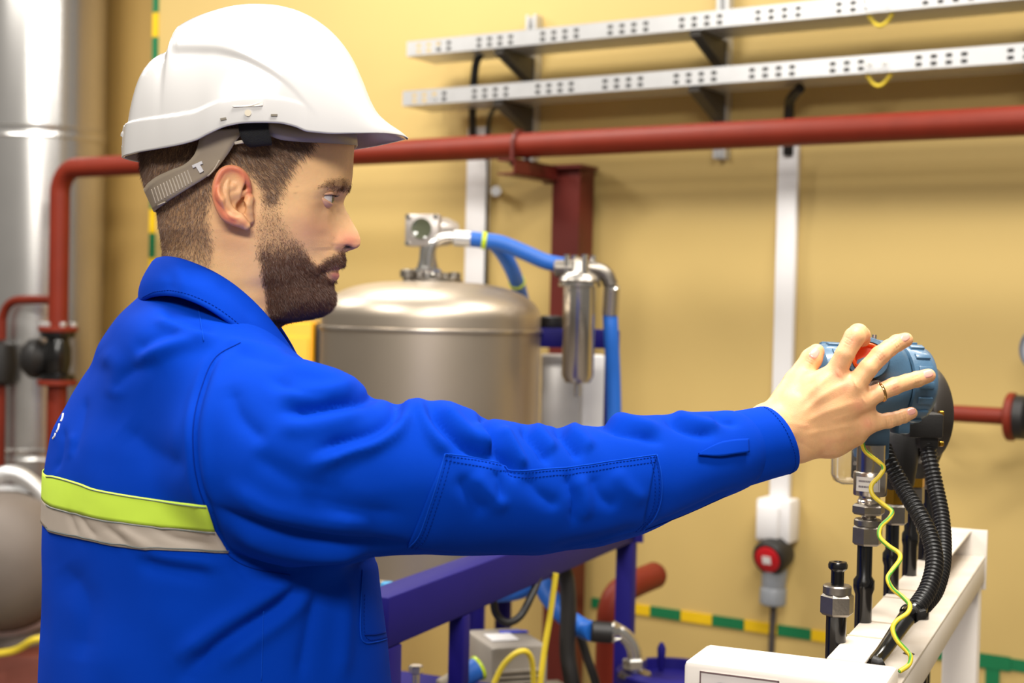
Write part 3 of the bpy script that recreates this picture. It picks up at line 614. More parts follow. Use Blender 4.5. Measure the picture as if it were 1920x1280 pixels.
# middle body: lofted rounded-square sections
vs = []; fs = []; n = 48
secs = [(-.038, .040, .040, 2.0), (-.034, .0435, .043, 2.2), (-.02, .046, .049, 2.6), (.0, .047, .052, 2.8), (.02, .046, .05, 2.6), (.03, .0445, .047, 2.3), (.0335, .043, .045, 2.0)]
for a, ry, rz, e in secs:
    for k in range(n):
        q = 2 * math.pi * k / n; c, s = math.cos(q), math.sin(q)
        vs.append(cp(a, ry * math.copysign(abs(c) ** (2 / e), c), rz * math.copysign(abs(s) ** (2 / e), s)))
for i in range(len(secs) - 1):
    for k in range(n): fs.append((i * n + k, i * n + (k + 1) % n, (i + 1) * n + (k + 1) % n, (i + 1) * n + k))
fs += [tuple(range(n))[::-1], tuple(range((len(secs) - 1) * n, len(secs) * n))]
bd = MB().add(vs, fs).build('housing', M_tblue, TX, True, 50)
rb = MB().lathe([(.043, .0345), (.0465, .036), (.047, .042), (.0465, .058), (.043, .067), (.036, .071), (.0001, .072)], tp, ta, 48, False).build('end_cover', M_tblue, TX)
for k in range(16):
    q = 2 * math.pi * k / 16; c = tp + ta * .05 + (ty * math.cos(q) + tz * math.sin(q)) * .0465
    MB().box(c, ta * .009, (ty * -math.sin(q) + tz * math.cos(q)) * .0042, (ty * math.cos(q) + tz * math.sin(q)) * .0028, .001).build('grip_rib', M_tblue, rb)
lb = MB().lathe([(.038, -.036), (.0405, -.039), (.0408, -.06), (.038, -.07), (.03, -.0745), (.0001, -.0755)], tp + tz * .004, ta, 48, False).build('end_cover', M_tblue, TX)
for k in range(14):
    q = 2 * math.pi * k / 14; c = tp + tz * .004 - ta * .052 + (ty * math.cos(q) + tz * math.sin(q)) * .0402
    MB().box(c, ta * .009, (ty * -math.sin(q) + tz * math.cos(q)) * .0042, (ty * math.cos(q) + tz * math.sin(q)) * .0028, .001).build('grip_rib', M_tblue, lb)
# conduit entry with orange plug, on the camera side
oc = P(1627, 672, 1.66); oa = Vector((-.12, -.98, .2)).normalized()
en = MB().lathe([(.026, -.022), (.0255, .0), (.024, .004), (.0195, .004), (.0185, -.004), (.0001, -.004)], oc, oa, 36, False).build('conduit_entry', M_tblue, TX)
M_or = mat('orange plastic', (232, 88, 22), .35)
pg = MB().lathe([(.0185, -.003), (.0185, .003), (.0165, .0045), (.0145, .003), (.0142, -.002), (.0001, -.0025)], oc, oa, 36, False).build('orange_plug', M_or, TX)
ox = oa.cross(UP).normalized(); oy = ox.cross(oa)
MB().box(oc + oa * .0015, (ox * .7 + oy * -.55) * .0165, (ox * .55 + oy * .7) * .0016, oa * .003, .0005).build('plug_rib', M_or, pg)
oc2 = P(1640, 733, 1.655); MB().lathe([(.0135, -.012), (.0135, .002), (.011, .004), (.0001, .004)], oc2, oa * 1 + UP * -.25, 28, False).build('blanking_plug', mat('bronze plug', (92, 78, 70), .35, .6), TX)
MB().box(cp(.004, -.004, -.066), ta * .0165, ty * .0165, tz * .026, .004).build('neck_block', M_tblue, TX)
MB().box(cp(.036, -.012, -.052), ta * .008, ty * .012, tz * .008, .003).build('ground_lug', M_tblue, TX)
for k in (-1, 0): MB().cyl(cp(.004 + .014 * k, .0, .051), cp(.004 + .014 * k, 0, .057), .003, n=10).build('top_screw', M_chrome, TX)
MB().box(cp(.072, -.012, -.012), ta * .002, ty * .012, tz * .014, .001).build('name_plate', M_trunk, TX)
# ground wire
wz = [(255, 66), (262, 100), (280, 130), (340, 175), (365, 205), (345, 245), (305, 290), (310, 340), (360, 385), (405, 420), (395, 455), (350, 500), (345, 550), (390, 595), (440, 630), (445, 665), (405, 720), (385, 760), (410, 810), (460, 850), (495, 890), (485, 930), (430, 970), (410, 1010), (430, 1065), (480, 1120), (500, 1150), (490, 1190), (445, 1222)]
wy = np.interp(np.arange(len(wz)), [0, 6, 14, 22, 28], [1.645, 1.635, 1.60, 1.53, 1.50])
wpts = smooth_path([P(1520 + a / 2.667, 800 + b_ / 2.667, y) for (a, b_), y in zip(wz, wy)], 5)
GW = thing('ground_wire', 'wavy yellow and green earth wire hanging from the blue transmitter', 'wire', wpts[-1])
MB().tube(wpts, .0026, 10).build('yellow_sheath', M_ylw, GW)
st = [p + (RC @ Vector((.75 * math.cos(i * .16), .75 * math.sin(i * .16), .6))).normalized() * .0013 for i, p in enumerate(wpts)]
MB().tube(st, .0016, 8).build('green_stripe', mat('green sheath', (70, 150, 40), .45), GW)
# gauge with black case
gY = 1.90; gc = P(1710, 774, gY); gn = Vector((-.955, -.30, 0)).normalized()
GG = thing('pressure_gauge', 'large black round gauge seen edge-on behind the blue transmitter', 'gauge', gc - UP * .1)
GR = .0675
MB().lathe([(.0001, .012), (GR - .012, .012), (GR - .003, .010), (GR, .006), (GR, -.016), (GR - .002, -.02), (GR - .006, -.021), (.0001, -.021)], gc, gn, 64, False).build('case', mat('black brown enamel', (40, 34, 28), .4, coat=.2), GG)
for (px, py) in ((1766, 775), (1694, 838), (1766, 832), (1695, 870)):
    d = plane_hit(px, py, gc + gn * .012, gn); MB().cyl(d - gn * .001, d + gn * .004, .0035, n=12).build('screw', M_brass, GG)
jb = P(1729, 796, 1.80)
JB = thing('connector_block', 'square black cable connector below the ring finger', 'connector', jb - UP * .04)
MB().box(jb, Vector((.0215, 0, 0)), Vector((0, .02, 0)), UP * .0155, .003).build('body', M_blackpl, JB)
MB().box(P(1738, 823, 1.80), Vector((.012, 0, 0)), Vector((0, .012, 0)), UP * .012, .003).build('gland', M_blackpl, JB)
# corrugated conduits
def conduit(lab, pts, r, taper=None):
    T = thing('corrugated_conduit', lab, 'conduit', pts[-1], 'black corrugated conduits'); path = smooth_path(pts, 55)
    L = 0; R = []; pr = path[0]
    for p in path: L += (p - pr).length; pr = p; R.append(r * (1 + .10 * math.copysign(abs(math.sin(L * 2 * math.pi / .0054)) ** .6, math.sin(L * 2 * math.pi / .0054))))
    keep = list(range(0, len(path), 1)); MB().tube([path[i] for i in keep], [R[i] for i in keep], 16).build('ribbed_tube', mat('black ribbed plastic', (22, 21, 21), .36, var=.15), T, True, 0); return T
c1 = [P(1656, 838, 1.76), P(1668, 868, 1.745), P(1692, 912, 1.73), P(1722, 962, 1.70), P(1744, 1008, 1.675), P(1752, 1056, 1.65), P(1740, 1104, 1.625), P(1716, 1142, 1.60)]
conduit('black corrugated conduit curving from behind the transmitter to the rack', c1, .0098)
c2 = [P(1738, 826, 1.80), P(1743, 862, 1.79), P(1753, 910, 1.775), P(1764, 965, 1.75), P(1768, 1020, 1.72), P(1765, 1066, 1.69), P(1752, 1108, 1.66), P(1730, 1136, 1.63)]
conduit('black corrugated conduit hanging from the square connector', c2, .0098)
TB = thing('taped_cable', 'black taped cable bundle lying in the rack slot', 'cable', P(1640, 1240, 1.50))
MB().tube([P(1722, 1136, 1.61), P(1700, 1158, 1.585), P(1676, 1192, 1.555), P(1655, 1222, 1.53), P(1634, 1246, 1.505)], [.0115, .0098, .0085, .0078, .007], 16, True, 8).build('bundle', M_blackgl, TB)
q = P(1706, 1150, 1.585)
MB().lathe([(.0105, -.0025), (.0118, -.0015), (.0118, .0015), (.0105, .0025)], q, P(1676, 1192, 1.555) - P(1722, 1136, 1.61), 18, False).build('cable_tie', M_blackpl, TB)
MB().box(P(1726, 1152, 1.585), Vector((.006, .002, .001)), Vector((0, .005, 0)), UP * .005, .001).build('tie_head', M_blackpl, TB)
MB().tube([P(1640, 1240, 1.505), P(1650, 1243, 1.5), P(1656, 1240, 1.5)], [.007, .0055, .005], 10).build('tie_head', M_blackpl, TB)
# tubes farther along the rack
Y3 = 1.86
T3_ = thing('impulse_tube', 'black tube with brass fitting just behind the transmitter tube', 'tube', P(1675, 1400, Y3), 'black impulse tubes on the rack')
vtube(T3_, 1674, Y3, 978, 1420, .0088, M_blackgl, 'tube', ((1047, .012),))
nutz(T3_, 1678, Y3, 944, 982, .0175, M_steeld, 'hex_nut'); nutz(T3_, 1681, Y3, 912, 946, .0145, M_brass, 'brass_fitting')
MB().lathe([(.012, -.0), (.02, .01), (.024, .04), (.024, .075), (.018, .085)], P(1684, 922, Y3), UP, 24).build('gauge_stem', M_blackpl, T3_)
Y4 = 1.99
T4_ = thing('impulse_tube', 'black tube under the round gauge with small brass fitting', 'tube', P(1710, 1400, Y4), 'black impulse tubes on the rack')
vtube(T4_, 1709, Y4, 930, 1420, .0090, M_blackgl, 'tube', ((1010, .0118),))
nutz(T4_, 1714, Y4, 912, 945, .0150, M_steeld, 'hex_nut'); nutz(T4_, 1717, Y4, 890, 914, .0128, M_brass, 'brass_fitting')
MB().lathe([(.014, 0), (.03, .02), (.045, .06), (.045, .09), (.03, .11)], P(1716, 895, Y4), UP, 24).build('gauge_stem', M_blackpl, T4_)
T5_ = thing('impulse_tube', 'farthest black tube on the rack behind the ribbed conduits', 'tube', P(1738, 1400, 2.12), 'black impulse tubes on the rack')
vtube(T5_, 1740, 2.12, 890, 1420, .0105, M_blackgl, 'tube', ((1000, .013),)); nutz(T5_, 1740, 2.12, 885, 915, .016, M_steeld, 'hex_nut')
T6_ = thing('impulse_tube', 'black tube passing down behind the rack ledge', 'tube', P(1730, 1400, 1.86), 'black impulse tubes on the rack')
vtube(T6_, 1728, 1.9, 1120, 1420, .0105, M_blackgl, 'tube'); vtube(T6_, 1704, 1.7, 1225, 1420, .007, M_blackgl, 'tube')
# clear plastic cover with switch
M_clear = mat('clear acrylic', (250, 248, 244), .06, 0, var=0, trans=.97, spec=.5)
cY = 1.93; c0 = P(1597, 868, cY)
CC = thing('plastic_cover', 'clear rounded plastic cover below the wrist', 'cover', c0 - UP * .03)
bm_ = MB().box(c0, Vector((.026, 0, 0)), Vector((0, .022, 0)), UP * .028, .012); co = bm_.build('shell', M_clear, CC, True, 0)
md = co.modifiers.new('thick', 'SOLIDIFY'); md.thickness = .0015
MB().box(P(1606, 868, cY), Vector((.006, 0, 0)), Vector((0, .006, 0)), UP * .021, .001).build('switch_lever', M_blackpl, CC)
MB().cyl(P(1612, 880, cY), P(1684, 886, 1.86), .005, n=10).build('mounting_arm', M_blackpl, CC)
for dy in (-22, 0, 22): MB().cyl(P(1603, 868 + dy, cY - .012), P(1603, 868 + dy, cY - .007), .003, n=10).build('terminal_screw', M_chrome, CC)
# ------------------------------------------------------------------ helpers for organic shapes
RCn = np.array(RC); CAMn = np.array(CAM)
def proj(p):
    q = (np.asarray(p) - CAMn) @ RCn; return np.stack([960 - FPX * q[:, 0] / q[:, 2], 640 + FPX * q[:, 1] / q[:, 2]], 1)
def sdf_round_cone(p, a, b, r1, r2):
    ba = b - a; l2 = ba @ ba; rr = r1 - r2; a2 = l2 - rr * rr; il2 = 1 / l2
    pa = p - a; y = pa @ ba; z = y - l2
    x2 = ((pa * l2 - y[..., None] * ba) ** 2).sum(-1); y2 = y * y * l2; z2 = z * z * l2
    k = np.sign(rr) * rr * rr * x2
    return np.where(np.sign(z) * a2 * z2 > k, np.sqrt(x2 + z2) * il2 - r2,
           np.where(np.sign(y) * a2 * y2 < k, np.sqrt(x2 + y2) * il2 - r1, (np.sqrt(x2 * a2 * il2) + y * rr) * il2 - r1))
class Field:
    def __init__(s, lo, hi, h):
        s.lo = np.array(lo, float); s.h = h; s.n = (np.ceil((np.array(hi) - s.lo) / h)).astype(int) + 1
        s.d = np.full(s.n, .05, np.float32)
    def _box(s, lo, hi):
        i0 = np.clip(np.floor((lo - s.lo) / s.h).astype(int), 0, s.n); i1 = np.clip(np.ceil((hi - s.lo) / s.h).astype(int) + 1, 0, s.n)
        sl = tuple(slice(a, b) for a, b in zip(i0, i1)); ax = [s.lo[k] + s.h * np.arange(i0[k], i1[k]) for k in range(3)]
        return sl, np.stack(np.meshgrid(*ax, indexing='ij'), -1)
    def put(s, sl, d, k, sub=False):
        a = s.d[sl]
        if sub: a = -a
        if k > 0:
            t = np.clip(.5 + .5 * (a - d) / k, 0, 1); m = a * (1 - t) + d * t - k * t * (1 - t)
        else: m = np.minimum(a, d)
        s.d[sl] = -m if sub else m
    def cone(s, a, b, r1, r2, k=.01, sub=False):
        a, b = np.array(a, float), np.array(b, float); R = max(r1, r2) + .05
        sl, p = s._box(np.minimum(a, b) - R, np.maximum(a, b) + R)
        if p.size: s.put(sl, sdf_round_cone(p, a, b, r1, r2 + 1e-9).astype(np.float32), k, sub)
    def chain(s, pts, rs, k=.01, sub=False):
        for i in range(len(pts) - 1): s.cone(pts[i], pts[i + 1], rs[i], rs[i + 1], k, sub)
    def ell(s, c, R, axes=None, k=.01, sub=False):
        c = np.array(c, float); R = np.array(R, float); m = R.max() + .05; sl, p = s._box(c - m, c + m); q = p - c
        if axes is not None: q = q @ np.array(axes).T
        k0 = np.sqrt(((q / R) ** 2).sum(-1)); k1 = np.sqrt(((q / R ** 2) ** 2).sum(-1)) + 1e-9
        s.put(sl, (k0 * (k0 - 1) / k1).astype(np.float32), k, sub)
    def mesh(s):
        """naive surface nets"""
        d = s.d; ins = d < 0; n = np.array(d.shape)
        c = [ins[i:n[0] - 1 + i, j:n[1] - 1 + j, k:n[2] - 1 + k] for i in (0, 1) for j in (0, 1) for k in (0, 1)]
        sm = sum(x.astype(np.int8) for x in c); act = (sm > 0) & (sm < 8); idx = np.full(act.shape, -1, np.int64); ii = np.argwhere(act)
        idx[act] = np.arange(len(ii)); acc = np.zeros((len(ii), 3)); cnt = np.zeros(len(ii))
        cor = [(i, j, k) for i in (0, 1) for j in (0, 1) for k in (0, 1)]
        V = {q: d[ii[:, 0] + q[0], ii[:, 1] + q[1], ii[:, 2] + q[2]] for q in cor}
        for a in cor:
            for ax in range(3):
                if a[ax] == 0:
                    b = list(a); b[ax] = 1; b = tuple(b); va, vb = V[a], V[b]; m = (va < 0) != (vb < 0)
                    t = np.where(m, va / np.where(m, va - vb, 1), 0); pt = np.tile(np.array(a, float), (len(ii), 1)); pt[:, ax] = t
                    acc[m] += pt[m]; cnt[m] += 1
        v = s.lo + s.h * (ii + acc / cnt[:, None]); F = []
        for ax in range(3):
            u, w_ = (ax + 1) % 3, (ax + 2) % 3; sh = list(d.shape); sl0 = [slice(None)] * 3; sl1 = [slice(None)] * 3
            sl0[ax] = slice(0, -1); sl1[ax] = slice(1, None); A = ins[tuple(sl0)]; B = ins[tuple(sl1)]
            e = np.argwhere(A != B); e = e[(e[:, u] > 0) & (e[:, w_] > 0) & (e[:, u] < d.shape[u] - 1) & (e[:, w_] < d.shape[w_] - 1)]
            fl = A[e[:, 0], e[:, 1], e[:, 2]]
            def at(du, dw):
                q = e.copy(); q[:, u] -= du; q[:, w_] -= dw; return idx[q[:, 0], q[:, 1], q[:, 2]]
            quad = np.stack([at(1, 1), at(0, 1), at(0, 0), at(1, 0)], 1); quad[~fl] = quad[~fl][:, ::-1]; F.append(quad)
        return v, np.concatenate(F)
def vnormals(v, f):
    n = np.cross(v[f[:, 2]] - v[f[:, 0]], v[f[:, 3 if f.shape[1] > 3 else 1]] - v[f[:, 1]] if f.shape[1] > 3 else v[f[:, 2]] - v[f[:, 1]])
    out = np.zeros_like(v)
    for k in range(f.shape[1]): np.add.at(out, f[:, k], n)
    return out / (np.linalg.norm(out, axis=1)[:, None] + 1e-12)
def relax(v, f, it=2, lam=.5):
    for _ in range(it):
        a = np.zeros_like(v); c = np.zeros(len(v)); m = f.shape[1]
        for k in range(m):
            for o in (1, m - 1): np.add.at(a, f[:, k], v[f[:, (k + o) % m]]); np.add.at(c, f[:, k], 1)
        v = v + lam * (a / np.maximum(c, 1)[:, None] - v)
    return v
def seg_dist(P2, poly):
    """distance of 2-D points to polyline, and arc parameter 0..1"""
    poly = np.asarray(poly, float); best = np.full(len(P2), 1e9); par = np.zeros(len(P2)); L = np.r_[0, np.cumsum(np.linalg.norm(np.diff(poly, axis=0), axis=1))]
    for i in range(len(poly) - 1):
        a, b = poly[i], poly[i + 1]; ab = b - a; t = np.clip(((P2 - a) @ ab) / (ab @ ab), 0, 1); d = np.linalg.norm(P2 - a - t[:, None] * ab, axis=1)
        m = d < best; best[m] = d[m]; par[m] = (L[i] + t[m] * (L[i + 1] - L[i])) / L[-1]
    return best, par
def in_poly(P2, poly):
    poly = np.asarray(poly, float); r = np.zeros(len(P2), bool); j = len(poly) - 1
    for i in range(len(poly)):
        xi, yi = poly[i]; xj, yj = poly[j]
        c = ((yi > P2[:, 1]) != (yj > P2[:, 1])) & (P2[:, 0] < (xj - xi) * (P2[:, 1] - yi) / (yj - yi + 1e-12) + xi); r ^= c; j = i
    return r
def poly_mask(P2, poly, soft):
    """1 inside, fading to 0 across +-soft px at the border"""
    d, _ = seg_dist(P2, list(poly) + [poly[0]]); d = np.where(in_poly(P2, poly), d, -d); return np.clip(.5 + d / (2 * soft), 0, 1)
def strokes(v, n, ST, facing=.15):
    """fold strokes: [(polyline px, half width px, depth mm)]"""
    P2 = proj(v); view = v - CAMn; view /= np.linalg.norm(view, axis=1)[:, None]; face = -(n * view).sum(1); g = np.clip((face + .3) / .25, 0, 1); out = np.zeros(len(v))
    for poly, wd, amp in ST:
        poly = np.array([proj_s for proj_s in poly], float)
        if len(poly) > 2: poly = np.array([q[:2] for q in smooth_path([Vector((a, b, 0)) for a, b in poly], 5)])
        lo = poly.min(0) - 3 * wd; hi = poly.max(0) + 3 * wd; m = ((P2 > lo) & (P2 < hi)).all(1) & (g > 0)
        if not m.any(): continue
        d, t = seg_dist(P2[m], poly); out[m] += amp * .001 * np.exp(-(d / wd) ** (2 if amp > 0 or wd < 5 else 1.5)) * np.clip(np.minimum(t, 1 - t) * 5 + .12, 0, 1) * g[m]
    return v + n * out[:, None]
def value_noise(p, seed=0):
    i = np.floor(p).astype(np.int64); f = p - i; f = f * f * (3 - 2 * f); r = 0
    for dx in (0, 1):
        for dy in (0, 1):
            for dz in (0, 1):
                h = (i[:, 0] + dx) * 73856093 ^ (i[:, 1] + dy) * 19349663 ^ (i[:, 2] + dz) * 83492791 ^ seed * 2654435; h = (h ^ (h >> 13)) * 1274126177 & 0xffff
                r = r + h / 65535. * (f[:, 0] if dx else 1 - f[:, 0]) * (f[:, 1] if dy else 1 - f[:, 1]) * (f[:, 2] if dz else 1 - f[:, 2])
    return r * 2 - 1
def bvh_of(v, f): return BVHTree.FromPolygons([Vector(q) for q in v.tolist()], f.tolist())
def hit(bv, px, py):
    d = ray(px, py); loc, nor, _, _ = bv.ray_cast(CAM, d)
    if loc is None: return None, None
    if nor.dot(d) > 0: nor = -nor
    return loc, nor
def seam(bv, poly, r, m, name, parent, off=.0003, step=5, dash=None):
    """thread or seam lying on the surface along a picture polyline"""
    pts = [q for q in smooth_path([Vector((a, b, 0)) for a, b in poly], 10)]; run = []; mb = MB()
    for q in pts:
        loc, nor = hit(bv, q.x, q.y)
        if loc is None: continue
        run.append(loc + nor * off)
    if len(run) < 3: return None
    if dash:
        i = 0
        pp = [Vector(x) for x in run]; L = [0]
        for a, b in zip(pp, pp[1:]): L.append(L[-1] + (b - a).length)
        s = 0
        while s < L[-1]:
            seg = [Vector([np.interp(s + t * dash * .62, L, [p[k] for p in pp]) for k in range(3)]) for t in (0, .5, 1)]; mb.tube(seg, r, 5); s += dash
    else: mb.tube(run, r, 6)
    return mb.build(name, m, parent, True, 0)
def patch(bv, top, bottom, nu, nv, off, m, name, parent, thick=.0012):
    """cloth patch lying on the surface between two picture curves"""
    T_ = np.array([q[:2] for q in smooth_path([Vector((a, b, 0)) for a, b in top], 12)]); B_ = np.array([q[:2] for q in smooth_path([Vector((a, b, 0)) for a, b in bottom], 12)])
    def res(c, k):
        L = np.r_[0, np.cumsum(np.linalg.norm(np.diff(c, axis=0), axis=1))]; L /= L[-1]; t = np.linspace(0, 1, k); return np.stack([np.interp(t, L, c[:, 0]), np.interp(t, L, c[:, 1])], 1)
    T_, B_ = res(T_, nu), res(B_, nu); vs = []; ok = []
    for j in range(nv):
        for i in range(nu):
            q = T_[i] * (1 - j / (nv - 1)) + B_[i] * (j / (nv - 1)); loc, nor = hit(bv, *q); ok.append(loc is not None); vs.append(tuple(loc + nor * off) if loc else (0, 0, 0))
    fs = []
    for j in range(nv - 1):
        for i in range(nu - 1):
            f = (j * nu + i, j * nu + i + 1, (j + 1) * nu + i + 1, (j + 1) * nu + i)
            if all(ok[k] for k in f) and max((Vector(vs[f[0]]) - Vector(vs[k])).length for k in f) < .03: fs.append(f)
    o = mesh_obj(name, vs, fs, m, parent, True, 0)
    bm = bmesh.new(); bm.from_mesh(o.data); bmesh.ops.delete(bm, geom=[v for v in bm.verts if not v.link_faces], context='VERTS'); bm.to_mesh(o.data); bm.free()
    if thick:
        md = o.modifiers.new('thick', 'SOLIDIFY'); md.thickness = thick; md.offset = 0
    return o
# head frame
HA = math.radians(7); HFW = Vector((math.cos(HA), math.sin(HA), 0)); HLF = Vector((-math.sin(HA), math.cos(HA), 0)); HO = P(480, 400, 1.55)
HB_ = np.array([HFW, HLF, UP])
def L(px, py, y):                     # picture ray against the head-frame plane at lateral offset y (m, minus = camera side)
    return plane_hit(px, py, HO + HLF * y, HLF)
def loc(p): return (np.asarray(p) - np.array(HO)) @ HB_.T
def wor(q): return np.asarray(q) @ HB_ + np.array(HO)
def set_col(o, cols):
    a = o.data.color_attributes.new('tint', 'FLOAT_COLOR', 'POINT'); a.data.foreach_set('color', np.c_[cols, np.ones(len(cols))].astype(np.float32).ravel())
# ------------------------------------------------------------------ the worker: head, ear, hand
FEET = Vector((-.33, 1.6, 0))
PE = thing('person', 'man in blue work jacket and white helmet reaching out to the blue transmitter', 'person', FEET)
prof = [(150, 612), (215, 655), (250, 663), (270, 664.5), (300, 663), (330, 661), (345, 659), (356, 656), (366, 650), (374, 646), (381, 644.5), (390, 647), (405, 655), (420, 663), (432, 670), (442, 674), (450, 676), (457, 675.5), (463, 672), (467, 664), (470, 655), (473, 648), (478, 647), (486, 648), (494, 647), (499, 645), (503, 641), (507, 635), (511, 635), (516, 636.5), (521, 635), (526, 631), (532, 624), (540, 623), (550, 626), (562, 627), (574, 622), (584, 612), (590, 602), (595, 585), (600, 555), (606, 525), (615, 512), (640, 508), (700, 508), (760, 502)]
tab = [ # py, xb, (x, y mm) x7
 (150, 330, (350, 40), (430, 60), (500, 60), (540, 50), (570, 40), (590, 28), (605, 14)),
 (215, 285, (300, 48), (390, 74), (480, 74), (550, 64), (600, 50), (632, 32), (648, 15)),
 (270, 266, (287, 50), (380, 77), (475, 75), (555, 65), (605, 50), (640, 32), (657, 15)),
 (310, 267, (290, 50), (380, 76), (475, 74), (550, 65), (603, 51), (638, 33), (655, 15)),
 (345, 272, (295, 49), (385, 74), (470, 73), (543, 65), (596, 53), (631, 36), (650, 16)),
 (362, 280, (303, 48), (390, 73), (470, 72), (537, 66), (583, 56), (612, 42), (637, 17)),
 (378, 288, (311, 47), (393, 71), (470, 71), (535, 66), (580, 56), (606, 41.5), (629, 14)),
 (400, 296, (318, 46), (395, 69), (470, 71), (536, 66), (582, 54), (611, 35), (631, 14)),
 (425, 299, (322, 46), (395, 67), (472, 70), (535, 64), (582, 52), (612, 34), (634, 14.5)),
 (447, 302, (325, 45), (395, 64), (475, 68), (533, 62), (580, 50), (611, 32), (636, 16.5)),
 (462, 303, (327, 45), (395, 62), (477, 67), (533, 60), (578, 48), (608, 32), (634, 16.5)),
 (471, 304, (328, 45), (394, 61), (478, 66), (533, 59), (576, 47), (606, 31), (629, 17)),
 (485, 304, (328, 45), (393, 60), (479, 64), (532, 57.5), (574, 45.5), (603, 31), (628, 17.5)),
 (505, 302, (327, 45), (391, 59), (480, 62), (530, 55), (570, 43.5), (597, 31), (621, 17.5)),
 (520, 300, (325, 45), (390, 59), (480, 60), (527, 53), (566, 42), (592, 30), (615, 17)),
 (535, 297, (322, 45), (388, 59), (480, 57.5), (523, 50), (562, 41), (588, 30), (609, 17)),
 (555, 297, (320, 44), (387, 59), (478, 55), (519, 47), (558, 40), (587, 29), (610, 16)),
 (575, 310, (332, 41), (390, 56), (473, 54), (511, 44), (548, 37), (578, 27), (602, 15)),
 (588, 325, (345, 37), (394, 53), (468, 55), (503, 44), (534, 34), (564, 25), (587, 14)),
 (600, 340, (358, 32), (400, 48), (458, 52), (485, 48), (505, 36), (522, 25), (540, 13)),
 (640, 400, (408, 18), (428, 32), (452, 38), (470, 37), (484, 31), (496, 22), (504, 12)),
 (760, 410, (418, 16), (434, 28), (452, 32), (468, 31), (480, 26), (490, 19), (497, 10))]
rows = np.unique(np.r_[np.linspace(150, 330, 60), np.linspace(330, 610, 300), np.linspace(610, 760, 40)])
py_ = [t[0] for t in tab]; ctl = np.array([[t[1], 0] + [c for q in t[2:] for c in q] for t in tab], float)
cr = pchip(py_, ctl, rows); xf = pchip([p[0] for p in prof], [p[1] for p in prof], rows)
NS = 80; HV = []
tt = np.linspace(0, 1, NS)
def ring_half(r):
    C = cr[r].reshape(8, 2); pts = [L(x, rows[r], -y / 1000) for x, y in C] + [L(xf[r], rows[r], 0)]
    q = loc(np.array([list(p) for p in pts])); m0 = q[1] * [1, -1, 1]; m1 = q[-2] * [1, -1, 1]
    Q = np.vstack([m0, q, m1]); k = np.linalg.norm(np.diff(Q, axis=0), axis=1) ** .5; K = np.r_[0, np.cumsum(k)]
    out = []
    lo, hi = K[1], K[-2]; T = lo + (hi - lo) * tt
    for t in T:
        i = int(np.clip(np.searchsorted(K, t, side='right') - 1, 1, len(Q) - 3)); t0, t1, t2, t3 = K[i - 1:i + 3]; p0, p1, p2, p3 = Q[i - 1:i + 3]
        a1 = (t1 - t) / (t1 - t0) * p0 + (t - t0) / (t1 - t0) * p1; a2 = (t2 - t) / (t2 - t1) * p1 + (t - t1) / (t2 - t1) * p2; a3 = (t3 - t) / (t3 - t2) * p2 + (t - t2) / (t3 - t2) * p3
        b1 = (t2 - t) / (t2 - t0) * a1 + (t - t0) / (t2 - t0) * a2; b2 = (t3 - t) / (t3 - t1) * a2 + (t - t1) / (t3 - t1) * a3; out.append((t2 - t) / (t2 - t1) * b1 + (t - t1) / (t2 - t1) * b2)
    out = np.array(out); out[0, 1] = 0; out[-1, 1] = 0; return out
half = np.array([ring_half(r) for r in range(len(rows))])       # rows x NS x 3 (near side, y<0)
# sculpting brushes (local metres), applied to the near half, mirrored afterwards
def half_normals(h):
    du = np.gradient(h, axis=1); dv = np.gradient(h, axis=0); n = np.cross(du, dv); n /= np.linalg.norm(n, axis=2)[..., None] + 1e-12
    s = np.sign((n * (h - h.mean(axis=1, keepdims=True))).sum()); return n * s
def brush(h, px, py, y, rad, amt, dr=None):
    c = loc(np.array([list(L(px, py, -y / 1000))]))[0]; d = np.linalg.norm(h - c, axis=2) * 1000 / rad; w_ = np.exp(-d * d * 1.6)[..., None]
    n = half_normals(h) if dr is None else np.array(dr, float)
    h = h + n * w_ * amt * .001; h[:, 0, 1] = 0; h[:, -1, 1] = 0; return h
for b_ in [(633, 372, 20, 7, -2.5), (588, 360, 52, 8, .8), (632, 346, 30, 10, 2.2), (608, 344, 46, 10, 1.6), (650, 350, 12, 8, 1.5), (576, 412, 60, 18, 2.0), (556, 335, 66, 20, -1.5),
           (637, 455, 17, 6.5, 2.4), (652, 452, 9, 7, 1.2), (624, 450, 20, 4, -1.3), (623, 462, 21, 4, -1.0), (603, 509, 27, 5, -2.5), (592, 500, 34, 9, 1.5), (615, 400, 33, 9, 1.2),
           (628, 516, 12, 5, 1.2), (632, 498, 12, 5, 1.0), (640, 483, 4, 3.5, -.8), (560, 560, 42, 18, 1.5), (600, 560, 24, 14, 1.5), (640, 400, 12, 7, -1.0)]: half = brush(half, *b_)
for x, y, w_ in ((633, 507, 6), (626, 507, 13), (619, 508, 18), (611, 509, 23)): half = brush(half, x, y, w_, 2.6, -2.2)
half = brush(half, 652, 462.5, 10, 2.8, -3.2); half = brush(half, 655, 467, 7, 3.0, 3.5, (0, 0, 1)); half = brush(half, 649, 468, 8.5, 3.0, 4.0, (0, 0, 1))
for x, y, w_ in ((430, 452, 62), (446, 490, 62), (462, 525, 60), (478, 560, 58), (492, 592, 52)): half = brush(half, x, y, w_, 11, 2.6)
half = brush(half, 500, 540, 50, 14, -3.0); half = brush(half, 445, 420, 72, 14, -2)
hp_ = proj(wor(half.reshape(-1, 3))).reshape(half.shape[0], half.shape[1], 2); wm = np.clip((hp_[..., 1] - 430) / 40, 0, 1) * np.clip((500 - hp_[..., 0]) / 30, 0, 1); wm = np.maximum(wm, np.clip((hp_[..., 1] - 612) / 20, 0, 1))[..., None]
